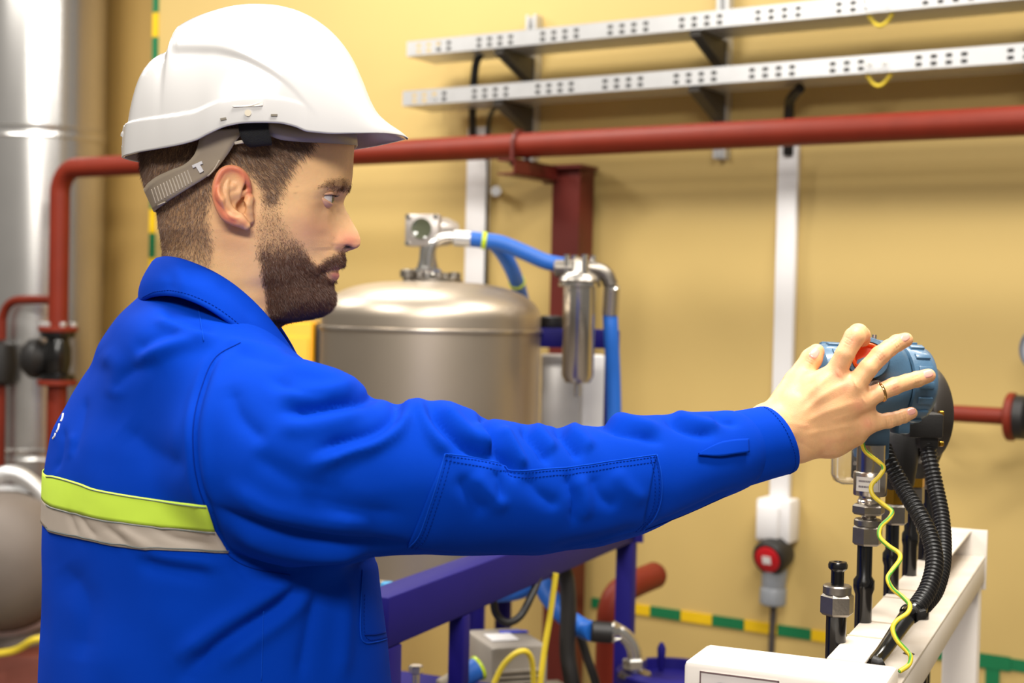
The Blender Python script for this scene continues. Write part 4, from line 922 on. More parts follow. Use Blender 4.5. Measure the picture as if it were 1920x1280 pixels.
for _ in range(60):
    s_ = half.copy(); s_[1:-1] = (half[:-2] + half[2:] + 2 * half[1:-1]) / 4; s_[:, 1:-1] = (s_[:, :-2] + s_[:, 2:] + 2 * s_[:, 1:-1]) / 4; half = half * (1 - wm) + s_ * wm
half[:, 0, 1] = 0; half[:, -1, 1] = 0
far = half[:, -2:0:-1] * [1, -1, 1]; ringv = np.concatenate([half, far], 1); NR = ringv.shape[1]
hv = wor(ringv.reshape(-1, 3)); R_ = len(rows); ii = np.arange(R_ - 1)[:, None] * NR + np.arange(NR)[None]; jj = np.arange(R_ - 1)[:, None] * NR + (np.arange(NR)[None] + 1) % NR
hf = np.stack([ii, jj, jj + NR, ii + NR], -1).reshape(-1, 4)
nearmir = ringv.reshape(-1, 3).copy(); nearmir[:, 1] = -np.abs(nearmir[:, 1]); HP = proj(wor(nearmir))       # picture place of each vertex, mirrored to the near side
hn = vnormals(hv, hf)
if ((hn * (hv - hv.mean(0))).sum(1)).mean() < 0: hf = hf[:, ::-1]; hn = -hn
# close top
top = wor(ringv[0].mean(0) + [0, 0, .02]); hv = np.vstack([hv, top]); k = len(hv) - 1
# ---- pigment, plus painted nostril shade
SK0 = np.array(lin((248, 198, 142))[:3]); 
def blend(c, col, m): return c * (1 - m[:, None]) + np.array(lin(col)[:3]) * m[:, None]
hairpoly = [(250, 200), (600, 200), (585, 268), (566, 290), (546, 306), (536, 330), (530, 352), (520, 376), (506, 384), (494, 380), (492, 358), (474, 330), (440, 308), (405, 318), (396, 360), (388, 400), (392, 440), (398, 480), (395, 510), (250, 510)]
beardpoly = [(492, 362), (522, 362), (522, 392), (529, 418), (548, 440), (566, 462), (578, 486), (592, 500), (600, 498), (612, 486), (626, 478), (644, 473), (656, 478), (656, 494), (638, 496), (622, 497), (608, 505), (604, 516), (612, 524), (622, 530), (632, 531), (640, 560), (620, 600), (560, 604), (520, 606), (506, 580), (503, 540), (494, 500), (486, 470), (484, 430), (488, 395)]
nz1 = value_noise(hv[:-1] * 160, 3) * .5 + value_noise(hv[:-1] * 420, 4) * .5
mh = poly_mask(HP, hairpoly, 7); mb_ = poly_mask(HP, beardpoly, 7)
dens_b = mb_ * np.clip(.55 + (HP[:, 1] - 470) / 110, .32, 1)
col = np.tile(SK0, (len(HP), 1))
def spot(px, py, rx, ry): return np.exp(-(((HP[:, 0] - px) / rx) ** 2 + ((HP[:, 1] - py) / ry) ** 2))
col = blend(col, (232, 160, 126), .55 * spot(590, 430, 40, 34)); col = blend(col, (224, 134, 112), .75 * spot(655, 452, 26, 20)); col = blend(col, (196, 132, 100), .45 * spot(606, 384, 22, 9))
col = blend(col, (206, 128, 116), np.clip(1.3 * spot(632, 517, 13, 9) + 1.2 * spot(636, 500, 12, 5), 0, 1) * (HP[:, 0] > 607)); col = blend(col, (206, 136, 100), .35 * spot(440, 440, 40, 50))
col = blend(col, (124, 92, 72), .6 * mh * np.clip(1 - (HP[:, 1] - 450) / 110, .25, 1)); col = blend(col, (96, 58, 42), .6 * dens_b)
col = blend(col, (176, 118, 90), .35 * spot(500, 560, 22, 50)); col = blend(col, (30, 16, 12), np.clip(1.6 * spot(652, 463, 6.5, 3.0), 0, 1) * .95)  # near-black spot paints the shade inside the nostril
brow = [(598, 352), (614, 341), (634, 335), (650, 338), (660, 346), (658, 359), (640, 357), (618, 351)]; mbrow = poly_mask(HP, brow, 4); col = blend(col, (120, 80, 58), .55 * mbrow)
for a, b_ in ((558, 350), (554, 362), (396, 473), (470, 360)): col = blend(col, (140, 84, 64), .8 * spot(a, b_, 1.6, 1.6) * .4)
col = col * (1 + .05 * nz1)[:, None]
# ---- ear (implicit surface)
EY = -.074
def E(px, py, y=0): return np.array(list(L(px, py, EY + y)))
lo = np.minimum.reduce([E(395, 300, -.03), E(480, 440, .02), E(395, 440, .02), E(480, 300, -.03)]) - .006; hi = np.maximum.reduce([E(395, 300, -.03), E(480, 440, .02), E(395, 440, .02), E(480, 300, -.03)]) + .006
fe = Field(lo, hi, .0008)
eax = [np.array(HFW), np.array(HLF), np.array(UP)]
# back plate
fe.chain([E(438, 335, -.010), E(425, 365, -.012), E(438, 400, -.008)], [.0125, .0125, .009], .006)
for v_ in ((431, 362),): pass
# flatten: carve the camera side bowl
fe.ell(E(440, 345, -.026), (.0170, .0145, .0235), eax, .003, True); fe.ell(E(445, 384, -.023), (.0140, .0155, .0150), eax, .003, True)
hel = [(468, 360, .002), (466, 345, -.006), (460, 330, -.010), (448, 319, -.012), (432, 315, -.013), (417, 321, -.015), (408, 336, -.016), (404, 355, -.016), (406, 375, -.015), (413, 393, -.0135), (423, 407, -.011), (438, 415, -.008)]
hs_ = smooth_path([Vector(E(*q)) for q in hel], 4); fe.chain(hs_, list(np.interp(np.linspace(0, 11, len(hs_)), [0, 4, 8, 11], [.0028, .0034, .0038, .0044])), .0006)
ant = [(428, 338, -.012), (424, 352, -.0135), (424, 368, -.0135), (428, 384, -.012), (438, 397, -.0105), (450, 401, -.009)]
as_ = smooth_path([Vector(E(*q)) for q in ant], 4); fe.chain(as_, list(np.interp(np.linspace(0, 5, len(as_)), range(6), [.0022, .003, .0034, .0034, .003, .0026])), .0008)
fe.chain([E(424, 356, -.012), E(436, 350, -.010), E(448, 340, -.007)], [.0032, .003, .0024], .003)
fe.chain([E(415, 368, -.008), E(430, 372, -.0075), E(452, 364, -.005), E(466, 358, -.003)], [.002, .0028, .0026, .0026], .003)
fe.chain([E(436, 404, -.008), E(450, 414, -.007), E(461, 423, -.005)], [.0062, .0058, .0048], .004)
fe.chain([E(468, 372, -.002), E(464, 384, -.004), E(466, 396, -.002), E(468, 412, .001)], [.005, .0048, .0045, .005], .003)
fe.ell(E(452, 388, -.006), (.0052, .009, .0062), eax, .002, True)
ev, ef = fe.mesh(); ev = relax(ev, ef, 2, .4); EP = proj(ev); ecol = np.tile(SK0, (len(ev), 1))
def blend2(c, colr, m): return c * (1 - m[:, None]) + np.array(lin(colr)[:3]) * m[:, None]
dh, _ = seg_dist(EP, [q[:2] for q in hel]); ecol = blend2(ecol, (226, 104, 78), .85 * np.exp(-(dh / 9) ** 2)); ecol = blend2(ecol, (216, 120, 100), .5 * np.exp(-((EP[:, 0] - 455) / 12) ** 2 - ((EP[:, 1] - 418) / 9) ** 2)); ecol = blend2(ecol, (214, 140, 104), np.full(len(ev), .3))
evm = loc(ev) * [1, -1, 1]; evm = wor(evm); efm = ef[:, ::-1]
# ---- hand (implicit surface)
def H(px, py, Y): return np.array(list(P(px, py, Y)))
lo = np.minimum.reduce([H(1385, 590, 1.52), H(1385, 900, 1.52), H(1790, 590, 1.72), H(1385, 590, 1.72)]); hi = np.maximum.reduce([H(1790, 590, 1.72), H(1785, 900, 1.55), H(1785, 590, 1.72)]); lo[1] = 1.545; hi[1] = 1.685
fh = Field(lo, hi, .0012)
fh.chain([H(1380, 838, 1.595), H(1440, 812, 1.600), H(1478, 800, 1.605)], [.027, .0262, .0255], .01)
fh.chain([H(1440, 838, 1.606), H(1490, 833, 1.61)], [.0225, .019], .012)
fh.chain([H(1440, 790, 1.602), H(1486, 768, 1.61)], [.021, .017], .012)
MC = [((1500, 762), (1567, 698)), ((1500, 778), (1603, 722)), ((1498, 800), (1618, 752)), ((1496, 826), (1628, 793))]
for i, (a, b_) in enumerate(MC):
    Ya, Yb = 1.607, (1.604, 1.598, 1.600, 1.612)[i]; m_ = ((a[0] + b_[0]) / 2, (a[1] + b_[1]) / 2)
    fh.chain([H(*a, Ya), H(*m_, (Ya + Yb) / 2 - .001), H(*b_, Yb)], [.0172, .0150, (.0122, .0125, .0118, .0112)[i]], .014)
fh.chain([H(1500, 836, 1.618), H(1560, 828, 1.622), H(1604, 816, 1.622)], [.0165, .0155, .0125], .014)           # heel of the hand
fh.chain([H(1520, 770, 1.622), H(1580, 745, 1.622), H(1600, 790, 1.624)], [.014, .012, .011], .014)          # palm fill
fh.chain([H(1476, 752, 1.612), H(1496, 716, 1.625)], [.0185, .0150], .012); fh.chain([H(1490, 742, 1.618), H(1545, 712, 1.616)], [.013, .009], .014)   # thenar, web
fh.chain([H(1494, 716, 1.626), H(1508, 694, 1.632), H(1521, 673, 1.634), H(1531, 659, 1.636)], [.0148, .0122, .0118, .0092], .005)            # thumb
FG = [  # px, py, Y, r
 [(1567, 698, 1.604, .0122), (1584, 664, 1.599, .0108), (1602, 632, 1.602, .0116), (1609, 625, 1.615, .0112), (1615, 628, 1.632, .0100), (1618, 636, 1.645, .0088)],
 [(1603, 722, 1.598, .0122), (1628, 690, 1.596, .0106), (1650, 666, 1.602, .0108), (1668, 652, 1.614, .0098), (1682, 643, 1.626, .0098), (1698, 637, 1.637, .0086)],
 [(1618, 752, 1.600, .0116), (1648, 736, 1.600, .0098), (1676, 724, 1.607, .0100), (1700, 716, 1.618, .0091), (1719, 711, 1.629, .0092), (1741, 704, 1.639, .0082)],
 [(1628, 793, 1.612, .0108), (1648, 791, 1.613, .0088), (1666, 788, 1.618, .0088), (1682, 784, 1.625, .0080), (1694, 780, 1.631, .0080), (1709, 774, 1.637, .0070)]]
for F in FG: fh.chain([H(*q[:3]) for q in F], [q[3] for q in F], .0022 if F is not FG[0] else .0022)
for a, b_ in (((1575, 712), (1598, 724)), ((1612, 735), (1618, 752)), ((1622, 768), (1628, 788))): fh.chain([H(*a, 1.612), H(*b_, 1.614)], [.009, .009], .012)
gv, gf = fh.mesh(); gv = relax(gv, gf, 3, .5); gn = vnormals(gv, gf)
if ((gn * (gv - gv.mean(0))).sum(1)).mean() < 0: gf = gf[:, ::-1]; gn = -gn
HS = []
def knuck(x, y, dx, dy, w_=9):
    for o in (-4.5, 0, 4.5): HS.append(([(x + o * dx - w_ * dy, y + o * dy + w_ * dx), (x + o * dx + w_ * dy, y + o * dy - w_ * dx)], 1.5, -.5))
    HS.append(([(x - 6 * dy, y + 6 * dx), (x + 6 * dy, y - 6 * dx)], 9, .7))
for x, y, dx, dy in ((1650, 668, .72, -.69), (1676, 723, .92, -.38), (1667, 788, .96, -.2), (1590, 640, .5, -.86), (1681, 645, .8, -.6), (1719, 712, .94, -.33), (1694, 781, .95, -.3), (1520, 676, .5, -.86)): knuck(x, y, dx, dy, 8)
HS += [([(1505, 775), (1545, 740), (1596, 716)], 6, .8), ([(1510, 790), (1560, 768), (1612, 750)], 6, .7), ([(1510, 815), (1570, 802), (1622, 793)], 6, .7), ([(1500, 755), (1530, 725), (1560, 700)], 6, .8),
       ([(1530, 765), (1590, 735)], 7, -.6), ([(1540, 788), (1605, 770)], 7, -.6), ([(1466, 790), (1520, 800)], 5, .4), ([(1470, 812), (1500, 830), (1530, 846)], 4, -.4),
       ([(1570, 704), (1578, 700)], 9, 1.0), ([(1603, 724), (1608, 722)], 9, 1.1), ([(1618, 752), (1622, 750)], 9, .9), ([(1628, 794), (1633, 792)], 8, .8), ([(1490, 740), (1510, 722), (1530, 716)], 8, -.8)]
gv = strokes(gv, gn, HS); GP = proj(gv); gcol = np.tile(np.array(lin((228, 176, 126))[:3]), (len(gv), 1))
gz = value_noise(gv * 120, 9); gcol = blend2(gcol, (216, 140, 110), .3 * np.clip(gz, 0, 1))
for x, y, r_ in ((1585, 722, 14), (1610, 760, 14), (1628, 795, 12), (1596, 640, 12), (1652, 668, 11), (1678, 724, 11), (1700, 636, 10), (1745, 704, 10), (1712, 774, 9), (1570, 700, 13), (1522, 668, 12)): gcol = blend2(gcol, (216, 132, 106), .5 * np.exp(-((GP[:, 0] - x) ** 2 + (GP[:, 1] - y) ** 2) / r_ ** 2))
gcol *= (1 + .04 * value_noise(gv * 600, 5))[:, None]
# ---- inner body under the clothes is added to the same mesh in the jacket section
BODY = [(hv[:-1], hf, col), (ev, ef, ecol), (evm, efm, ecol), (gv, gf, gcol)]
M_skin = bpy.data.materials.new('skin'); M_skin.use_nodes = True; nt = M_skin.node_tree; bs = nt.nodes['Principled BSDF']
at = nt.nodes.new('ShaderNodeVertexColor'); at.layer_name = 'tint'; nt.links.new(at.outputs['Color'], bs.inputs['Base Color'])
bs.inputs['Roughness'].default_value = .46; bs.inputs['Subsurface Weight'].default_value = .18; bs.inputs['Subsurface Radius'].default_value = (1, .3, .15); bs.inputs['Subsurface Scale'].default_value = .004
tc_ = nt.nodes.new('ShaderNodeTexCoord'); n_ = nt.nodes.new('ShaderNodeTexNoise'); n_.inputs['Scale'].default_value = 900; n_.inputs['Detail'].default_value = 4; bp_ = nt.nodes.new('ShaderNodeBump'); bp_.inputs['Strength'].default_value = .25; bp_.inputs['Distance'].default_value = .001
nt.links.new(tc_.outputs['Object'], n_.inputs['Vector']); nt.links.new(n_.outputs['Fac'], bp_.inputs['Height']); nt.links.new(bp_.outputs['Normal'], bs.inputs['Normal'])
# ---- hair strands
def strands(name, m, label, npts, dens, length, wid, flow, lift, seed, minlen=.5, split=.94):
    rng = np.random.default_rng(seed); q = hf; A = np.linalg.norm(np.cross(hv[q[:, 2]] - hv[q[:, 0]], hv[q[:, 3]] - hv[q[:, 1]]), axis=1)
    fd = dens[q].mean(1); near = (loc(hv[q].mean(1))[:, 1] < 0); wgt = A * fd * np.where(near, split, 1 - split); wgt /= wgt.sum()
    ch = rng.choice(len(q), npts, p=wgt); uv = rng.random((npts, 2)); c = hv[q[ch]]
    p = (c[:, 0] * (1 - uv[:, :1]) + c[:, 1] * uv[:, :1]) * (1 - uv[:, 1:]) + (c[:, 3] * (1 - uv[:, :1]) + c[:, 2] * uv[:, :1]) * uv[:, 1:]
    n = hn[q[ch, 0]]; pp = HP[q[ch, 0]]; fl = flow(pp); sgn = np.where(loc(p)[:, 1] < 0, 1, 1)
    d = fl[:, :1] * np.array(HFW) + fl[:, 1:2] * np.array(UP); d = d - (d * n).sum(1)[:, None] * n; d /= np.linalg.norm(d, axis=1)[:, None] + 1e-9
    d = d + rng.normal(0, .28, d.shape); lf = lift(pp)[:, None]; ln = (length(pp) * (minlen + (1 - minlen) * rng.random(npts)))[:, None]
    d1 = d * (1 - lf) + n * lf; d1 /= np.linalg.norm(d1, axis=1)[:, None]; d2 = d1 * .75 + d * .5 + np.array([0, 0, -.12]); d2 /= np.linalg.norm(d2, axis=1)[:, None]
    view = p - CAMn; view /= np.linalg.norm(view, axis=1)[:, None]; sd_ = np.cross(d1, view) * .75 + rng.normal(0, .35, d.shape); sd_ /= np.linalg.norm(sd_, axis=1)[:, None]
    w_ = wid * (.7 + .6 * rng.random((npts, 1))) / 2; p0 = p - n * .0006; p1 = p0 + d1 * ln * .5; p2 = p1 + d2 * ln * .5
    vs = np.stack([p0 - sd_ * w_, p0 + sd_ * w_, p1 + sd_ * w_ * .8, p1 - sd_ * w_ * .8, p2], 1).reshape(-1, 3); b0 = np.arange(npts) * 5
    fs = [tuple(x) for x in np.stack([b0, b0 + 1, b0 + 2, b0 + 3], 1).tolist()] + [tuple(x) for x in np.stack([b0 + 3, b0 + 2, b0 + 4], 1).tolist()]
    o = mesh_obj(name, vs.tolist(), fs, m, PE, True, 0); o['kind'] = 'stuff'
    if label: o['label'] = label
    return o
M_beard = mat('brown beard hair', (108, 66, 42), .42, var=.5, scale=500, c2=(50, 29, 19)); M_hairm = mat('brown head hair', (128, 98, 78), .42, var=.4, scale=500, c2=(78, 58, 46))
bd_ = dens_b * np.clip(.35 + nz1 * .4 + .5, .3, 1)
strands('beard', M_beard, 'short brown full beard', 60000, bd_, lambda q: .0035 + .0045 * np.clip((q[:, 1] - 440) / 100, 0, 1) - .002 * np.clip((q[:, 1] - 575) / 20, 0, 1), .00027,
        lambda q: np.stack([.25 + .55 * np.clip((q[:, 0] - 520) / 90, -.4, 1), -np.ones(len(q))], 1), lambda q: .30 + .2 * np.clip((q[:, 1] - 460) / 100, 0, 1), 11)
hd = mh * np.clip(1 - (HP[:, 1] - 470) / 60, .15, 1) * np.clip(1.1 - (HP[:, 0] - 370) / 60 * (HP[:, 1] > 400), .15, 1) * np.clip((HP[:, 1] - 225) / 10, 0, 1)
strands('hair', M_hairm, 'short brown hair under the helmet', 42000, hd, lambda q: .007 + .006 * np.clip((380 - q[:, 1]) / 100, 0, 1), .00027,
        lambda q: np.stack([-.2 + 1.0 * np.clip((q[:, 0] - 340) / 110, 0, 1) + .25 * np.sin(q[:, 0] * .06 + q[:, 1] * .05), np.full(len(q), -.8)], 1), lambda q: np.full(len(q), .22), 12)
strands('eyebrow', MATS['brown beard hair'], 'brown eyebrow', 2600, mbrow, lambda q: np.full(len(q), .006), .0003, lambda q: np.stack([-np.ones(len(q)), np.full(len(q), .05)], 1), lambda q: np.full(len(q), .2), 13, split=.6)
# ---- eyes
M_eyew = mat('eye white', (226, 218, 214), .15, var=.04, coat=.6); M_iris = mat('grey green iris', (62, 66, 52), .1, coat=1, var=.3, scale=300); M_pup = mat('pupil', (8, 8, 8), .08, coat=1)
M_lid = mat('eyelid skin', (222, 160, 128), .45, var=.1, sss=.15); M_lash = mat('eyelash', (50, 32, 24), .5)
for sgn in (-1, 1):
    c = loc(np.array([list(L(604, 371, -.0305))]))[0]; c[1] = abs(c[1]) * sgn; C0 = Vector(wor(c)); gz_ = (HFW * .99 + UP * -.10).normalized(); re = .0120
    EYE = MB().lathe([(max(re * math.sin(t), 1e-5), re * math.cos(t)) for t in np.linspace(math.pi, .42, 24)], C0, gz_, 32, False).build('eye', M_eyew, PE, True, 0)
    MB().lathe([(max((re + .0002) * math.sin(t), 1e-5), (re + .0003 + .0008 * (1 - (t / .47) ** 2)) * math.cos(t)) for t in np.linspace(.47, .2, 6)], C0, gz_, 32, False).build('iris', M_iris, EYE, True, 0)
    MB().lathe([(max((re + .0003) * math.sin(t), 1e-5), (re + .0011) * math.cos(t)) for t in (.22, .1, .001)], C0, gz_, 24, False).build('pupil', M_pup, EYE, True, 0)
    ax = (HLF * sgn * .96 + HFW * -.22 + UP * .08).normalized(); f0 = (HFW - ax * HFW.dot(ax)).normalized(); u0_ = ax.cross(f0) * (1 if sgn < 0 else -1)
    if u0_.z < 0: u0_ = -u0_
    for nm, (a0, a1), rr in (('upper_eyelid', (.16, 1.7), re + .0016), ('lower_eyelid', (-.52, -1.4), re + .0005)):
        vs = []; fs = []; na, nb = 14, 22
        for i in range(na):
            a = a0 + (a1 - a0) * i / (na - 1)
            for j in range(nb):
                t = .06 + (math.pi - .5) * j / (nb - 1); r2 = rr + (.0006 * math.sin(min(1, i / 3) * math.pi) if nm[0] == 'u' else .0004 * math.sin(min(1, i / 2) * math.pi)) - .0026 * (i / (na - 1)) ** 2
                vs.append(C0 + (ax * math.cos(t) + (f0 * math.cos(a) + u0_ * math.sin(a)) * math.sin(t)) * r2)
        for i in range(na - 1):
            for j in range(nb - 1): fs.append((i * nb + j, i * nb + j + 1, (i + 1) * nb + j + 1, (i + 1) * nb + j))
        o = MB().add(vs, fs).build(nm, M_skin, EYE, True, 0); set_col(o, np.tile(np.array(lin((228, 172, 138) if nm[0] == 'u' else (228, 173, 138))[:3]), (len(vs), 1))); md = o.modifiers.new('t', 'SOLIDIFY'); md.thickness = .0012; md.offset = -1
    la = MB()
    for j in range(22):
        t = .3 + 1.7 * j / 21; a = .15; rt = C0 + (ax * math.cos(t) + (f0 * math.cos(a) + u0_ * math.sin(a)) * math.sin(t)) * (re + .0015)
        dr = (rt - C0).normalized(); la.tube([rt, rt + dr * .003 - UP * .0002, rt + dr * .0055 + UP * .001], [.00018, .00014, .00005], 4)
    la.build('eyelash', M_lash, EYE, True, 0)
# ---- fingernails and ring
gb = bvh_of(gv, gf); M_nail = mat('fingernail', (228, 162, 148), .25, coat=.5, var=.04)
for x, y, dx, dy, l_, w_ in ((1527, 662, .5, -.86, 9.5, 8.5), (1698, 632, .82, -.57, 8, 6.5), (1741, 700, .95, -.3, 8.5, 7.5), (1709, 771, .95, -.3, 7.5, 6.2)):
    vs = []; fs = []; nr, na = 5, 20
    for i in range(nr + 1):
        for j in range(na):
            q = 2 * math.pi * j / na; c, s = math.cos(q), math.sin(q); c = math.copysign(abs(c) ** .7, c); s = math.copysign(abs(s) ** .7, s); u_, v2 = 1.15 * l_ * c * i / nr, 1.12 * w_ * s * i / nr
            lo_, no_ = hit(gb, x + dx * u_ - dy * v2, y + dy * u_ + dx * v2)
            if lo_ is None or (lo_ - Vector(H(x, y, 1.63))).length > .02: lo_, no_ = (last, lastn)
            last, lastn = lo_, no_; vs.append(lo_ + no_ * (.0005 if i < nr else -.0002))
    for i in range(nr):
        for j in range(na): fs.append((i * na + j, i * na + (j + 1) % na, (i + 1) * na + (j + 1) % na, (i + 1) * na + j))
    MB().add(vs, fs).build('fingernail', M_nail, PE, True, 0)
rc = Vector(H(1652, 735, 1.6008)); rd = (Vector(H(1676, 724, 1.607)) - Vector(H(1618, 752, 1.600))).normalized(); rr = .0104
MB().lathe([(rr + .0012 * math.cos(t) * .8, .0018 * math.sin(t)) for t in np.linspace(0, 2 * math.pi, 13)], rc, rd + Vector((.05, 0, -.12)), 40, False).build('finger_ring', mat('gold', (214, 168, 104), .18, 1), PE)
# ------------------------------------------------------------------ jacket
TA = math.radians(40); TF = np.array([math.cos(TA), math.sin(TA)]); TRt = np.array([math.sin(TA), -math.cos(TA)])
TY = 1.57
trow = [ # py, left px, right px, half-width b
 (505, 300, 385, .050), (530, 284, 420, .076), (560, 258, 455, .104), (600, 218, 498, .150), (640, 190, 535, .180), (700, 163, 605, .206), (770, 122, 652, .212), (830, 93, 690, .220), (900, 84, 700, .225), (985, 79, 705, .228), (1043, 80, 709, .228),
 (1130, 78, 721, .230), (1230, 74, 733, .234), (1300, 72, 738, .238), (1500, 84, 730, .240), (1640, 92, 724, .240)]
zt_, cx_, cy_, ta_, tb_, ty_ = [], [], [], [], [], []
for py, l_, r_, b_ in trow:
    m_ = P((l_ + r_) / 2, py, TY); hw = (r_ - l_) / 2 / FPX * TY; va = math.atan2(-m_.x, m_.y); yw = math.radians(float(np.interp(py, [580, 800], [14, 40]))); ty_.append(yw); rel = yw - va
    a_ = math.sqrt(max(hw ** 2 - (b_ * math.sin(rel)) ** 2, .03 ** 2)) / math.cos(rel); zt_.append(m_.z); cx_.append(m_.x); cy_.append(m_.y); ta_.append(a_); tb_.append(b_)
Q_ = np.linspace(0, 2 * math.pi, 97)
for it in range(12):
    for i, (py, l_, r_, b_) in enumerate(trow):
        c, s = np.cos(Q_), np.sin(Q_); u = ta_[i] * np.sign(c) * np.abs(c) ** (2 / 2.35); v = tb_[i] * np.sign(s) * np.abs(s) ** (2 / 2.35)
        cy1, sy1 = math.cos(ty_[i]), math.sin(ty_[i]); pp = proj(np.stack([cx_[i] + u * cy1 + v * sy1, cy_[i] + u * sy1 - v * cy1, np.full(97, zt_[i])], 1))[:, 0]
        ex = (r_ - l_) / (pp.max() - pp.min()); ta_[i] = max(.028, ta_[i] * ex ** 1.2); cx_[i] += ((l_ + r_) / 2 - (pp.max() + pp.min()) / 2) / FPX * TY * .8
zt_ = np.array(zt_)[::-1]; tpar = np.stack([cx_, cy_, ta_, tb_, ty_], 1)[::-1]
def torso_sdf(p, grow=0.):
    z = p[0, 0, :, 2]; q = pchip(zt_, tpar, z); cy1, sy1 = np.cos(q[:, 4]), np.sin(q[:, 4]); u = (p[..., 0] - q[:, 0]) * cy1 + (p[..., 1] - q[:, 1]) * sy1; v = (p[..., 0] - q[:, 0]) * sy1 - (p[..., 1] - q[:, 1]) * cy1
    a, b = q[:, 2] + grow, q[:, 3] + grow; e = 2.35; r = (np.abs(u / a) ** e + np.abs(v / b) ** e) ** (1 / e); d = (r - 1) * np.minimum(a, b) * .9
    return np.maximum(d, np.maximum(z - zt_[-1], zt_[0] - z)[None, None, :])
SL = [(452, 792, 1.44, .080), (505, 849, 1.412, .100), (560, 868, 1.402, .1020), (620, 893, 1.402, .0935), (665, 893, 1.404, .0845), (720, 896, 1.408, .0790), (800, 894, 1.42, .0785), (900, 914, 1.44, .0700), (1000, 922, 1.465, .0672), (1100, 917, 1.49, .0645), (1200, 891, 1.52, .0620), (1300, 865, 1.55, .0520), (1366, 846, 1.571, .0440), (1392, 839, 1.577, .0360)]
SLp = [np.array(list(P(a, b, c))) for a, b, c, _ in SL]; SLr = [q[3] for q in SL]
cc_ = tpar[np.argmin(abs(zt_ - P(405, 760, TY).z))]; lsh = np.array([cc_[0] - TRt[0] * .13, cc_[1] - TRt[1] * .13, P(405, 760, TY).z])
LAr = [lsh, lsh + [.0, .0, -.28] + np.r_[TF * .02, 0], lsh + [0, 0, -.50] + np.r_[TF * .10, 0]]
VX = .0034
fj = Field((-.62, 1.24, .93), (.345, 1.90, 1.72), VX)
sl, p_ = fj._box(np.array([-.62, 1.2, .93]), np.array([.1, 1.95, 1.72])); fj.put(sl, torso_sdf(p_).astype(np.float32), 0)
fj.chain(LAr, [.06, .06, .055], .03)
# sleeve field on its own, then a tight union so that an armhole crease stays
fs_ = Field((-.62, 1.24, .93), (.345, 1.90, 1.72), VX); fs_.chain(SLp, SLr, 0)
a_, d_ = fj.d, fs_.d; kk = .018; t_ = np.clip(.5 + .5 * (a_ - d_) / kk, 0, 1); fj.d = a_ * (1 - t_) + d_ * t_ - kk * t_ * (1 - t_)
jv, jf = fj.mesh(); jv = relax(jv, jf, 4, .5); jn = vnormals(jv, jf)
if ((jn * (jv - jv.mean(0))).sum(1)).mean() < 0: jf = jf[:, ::-1]; jn = -jn
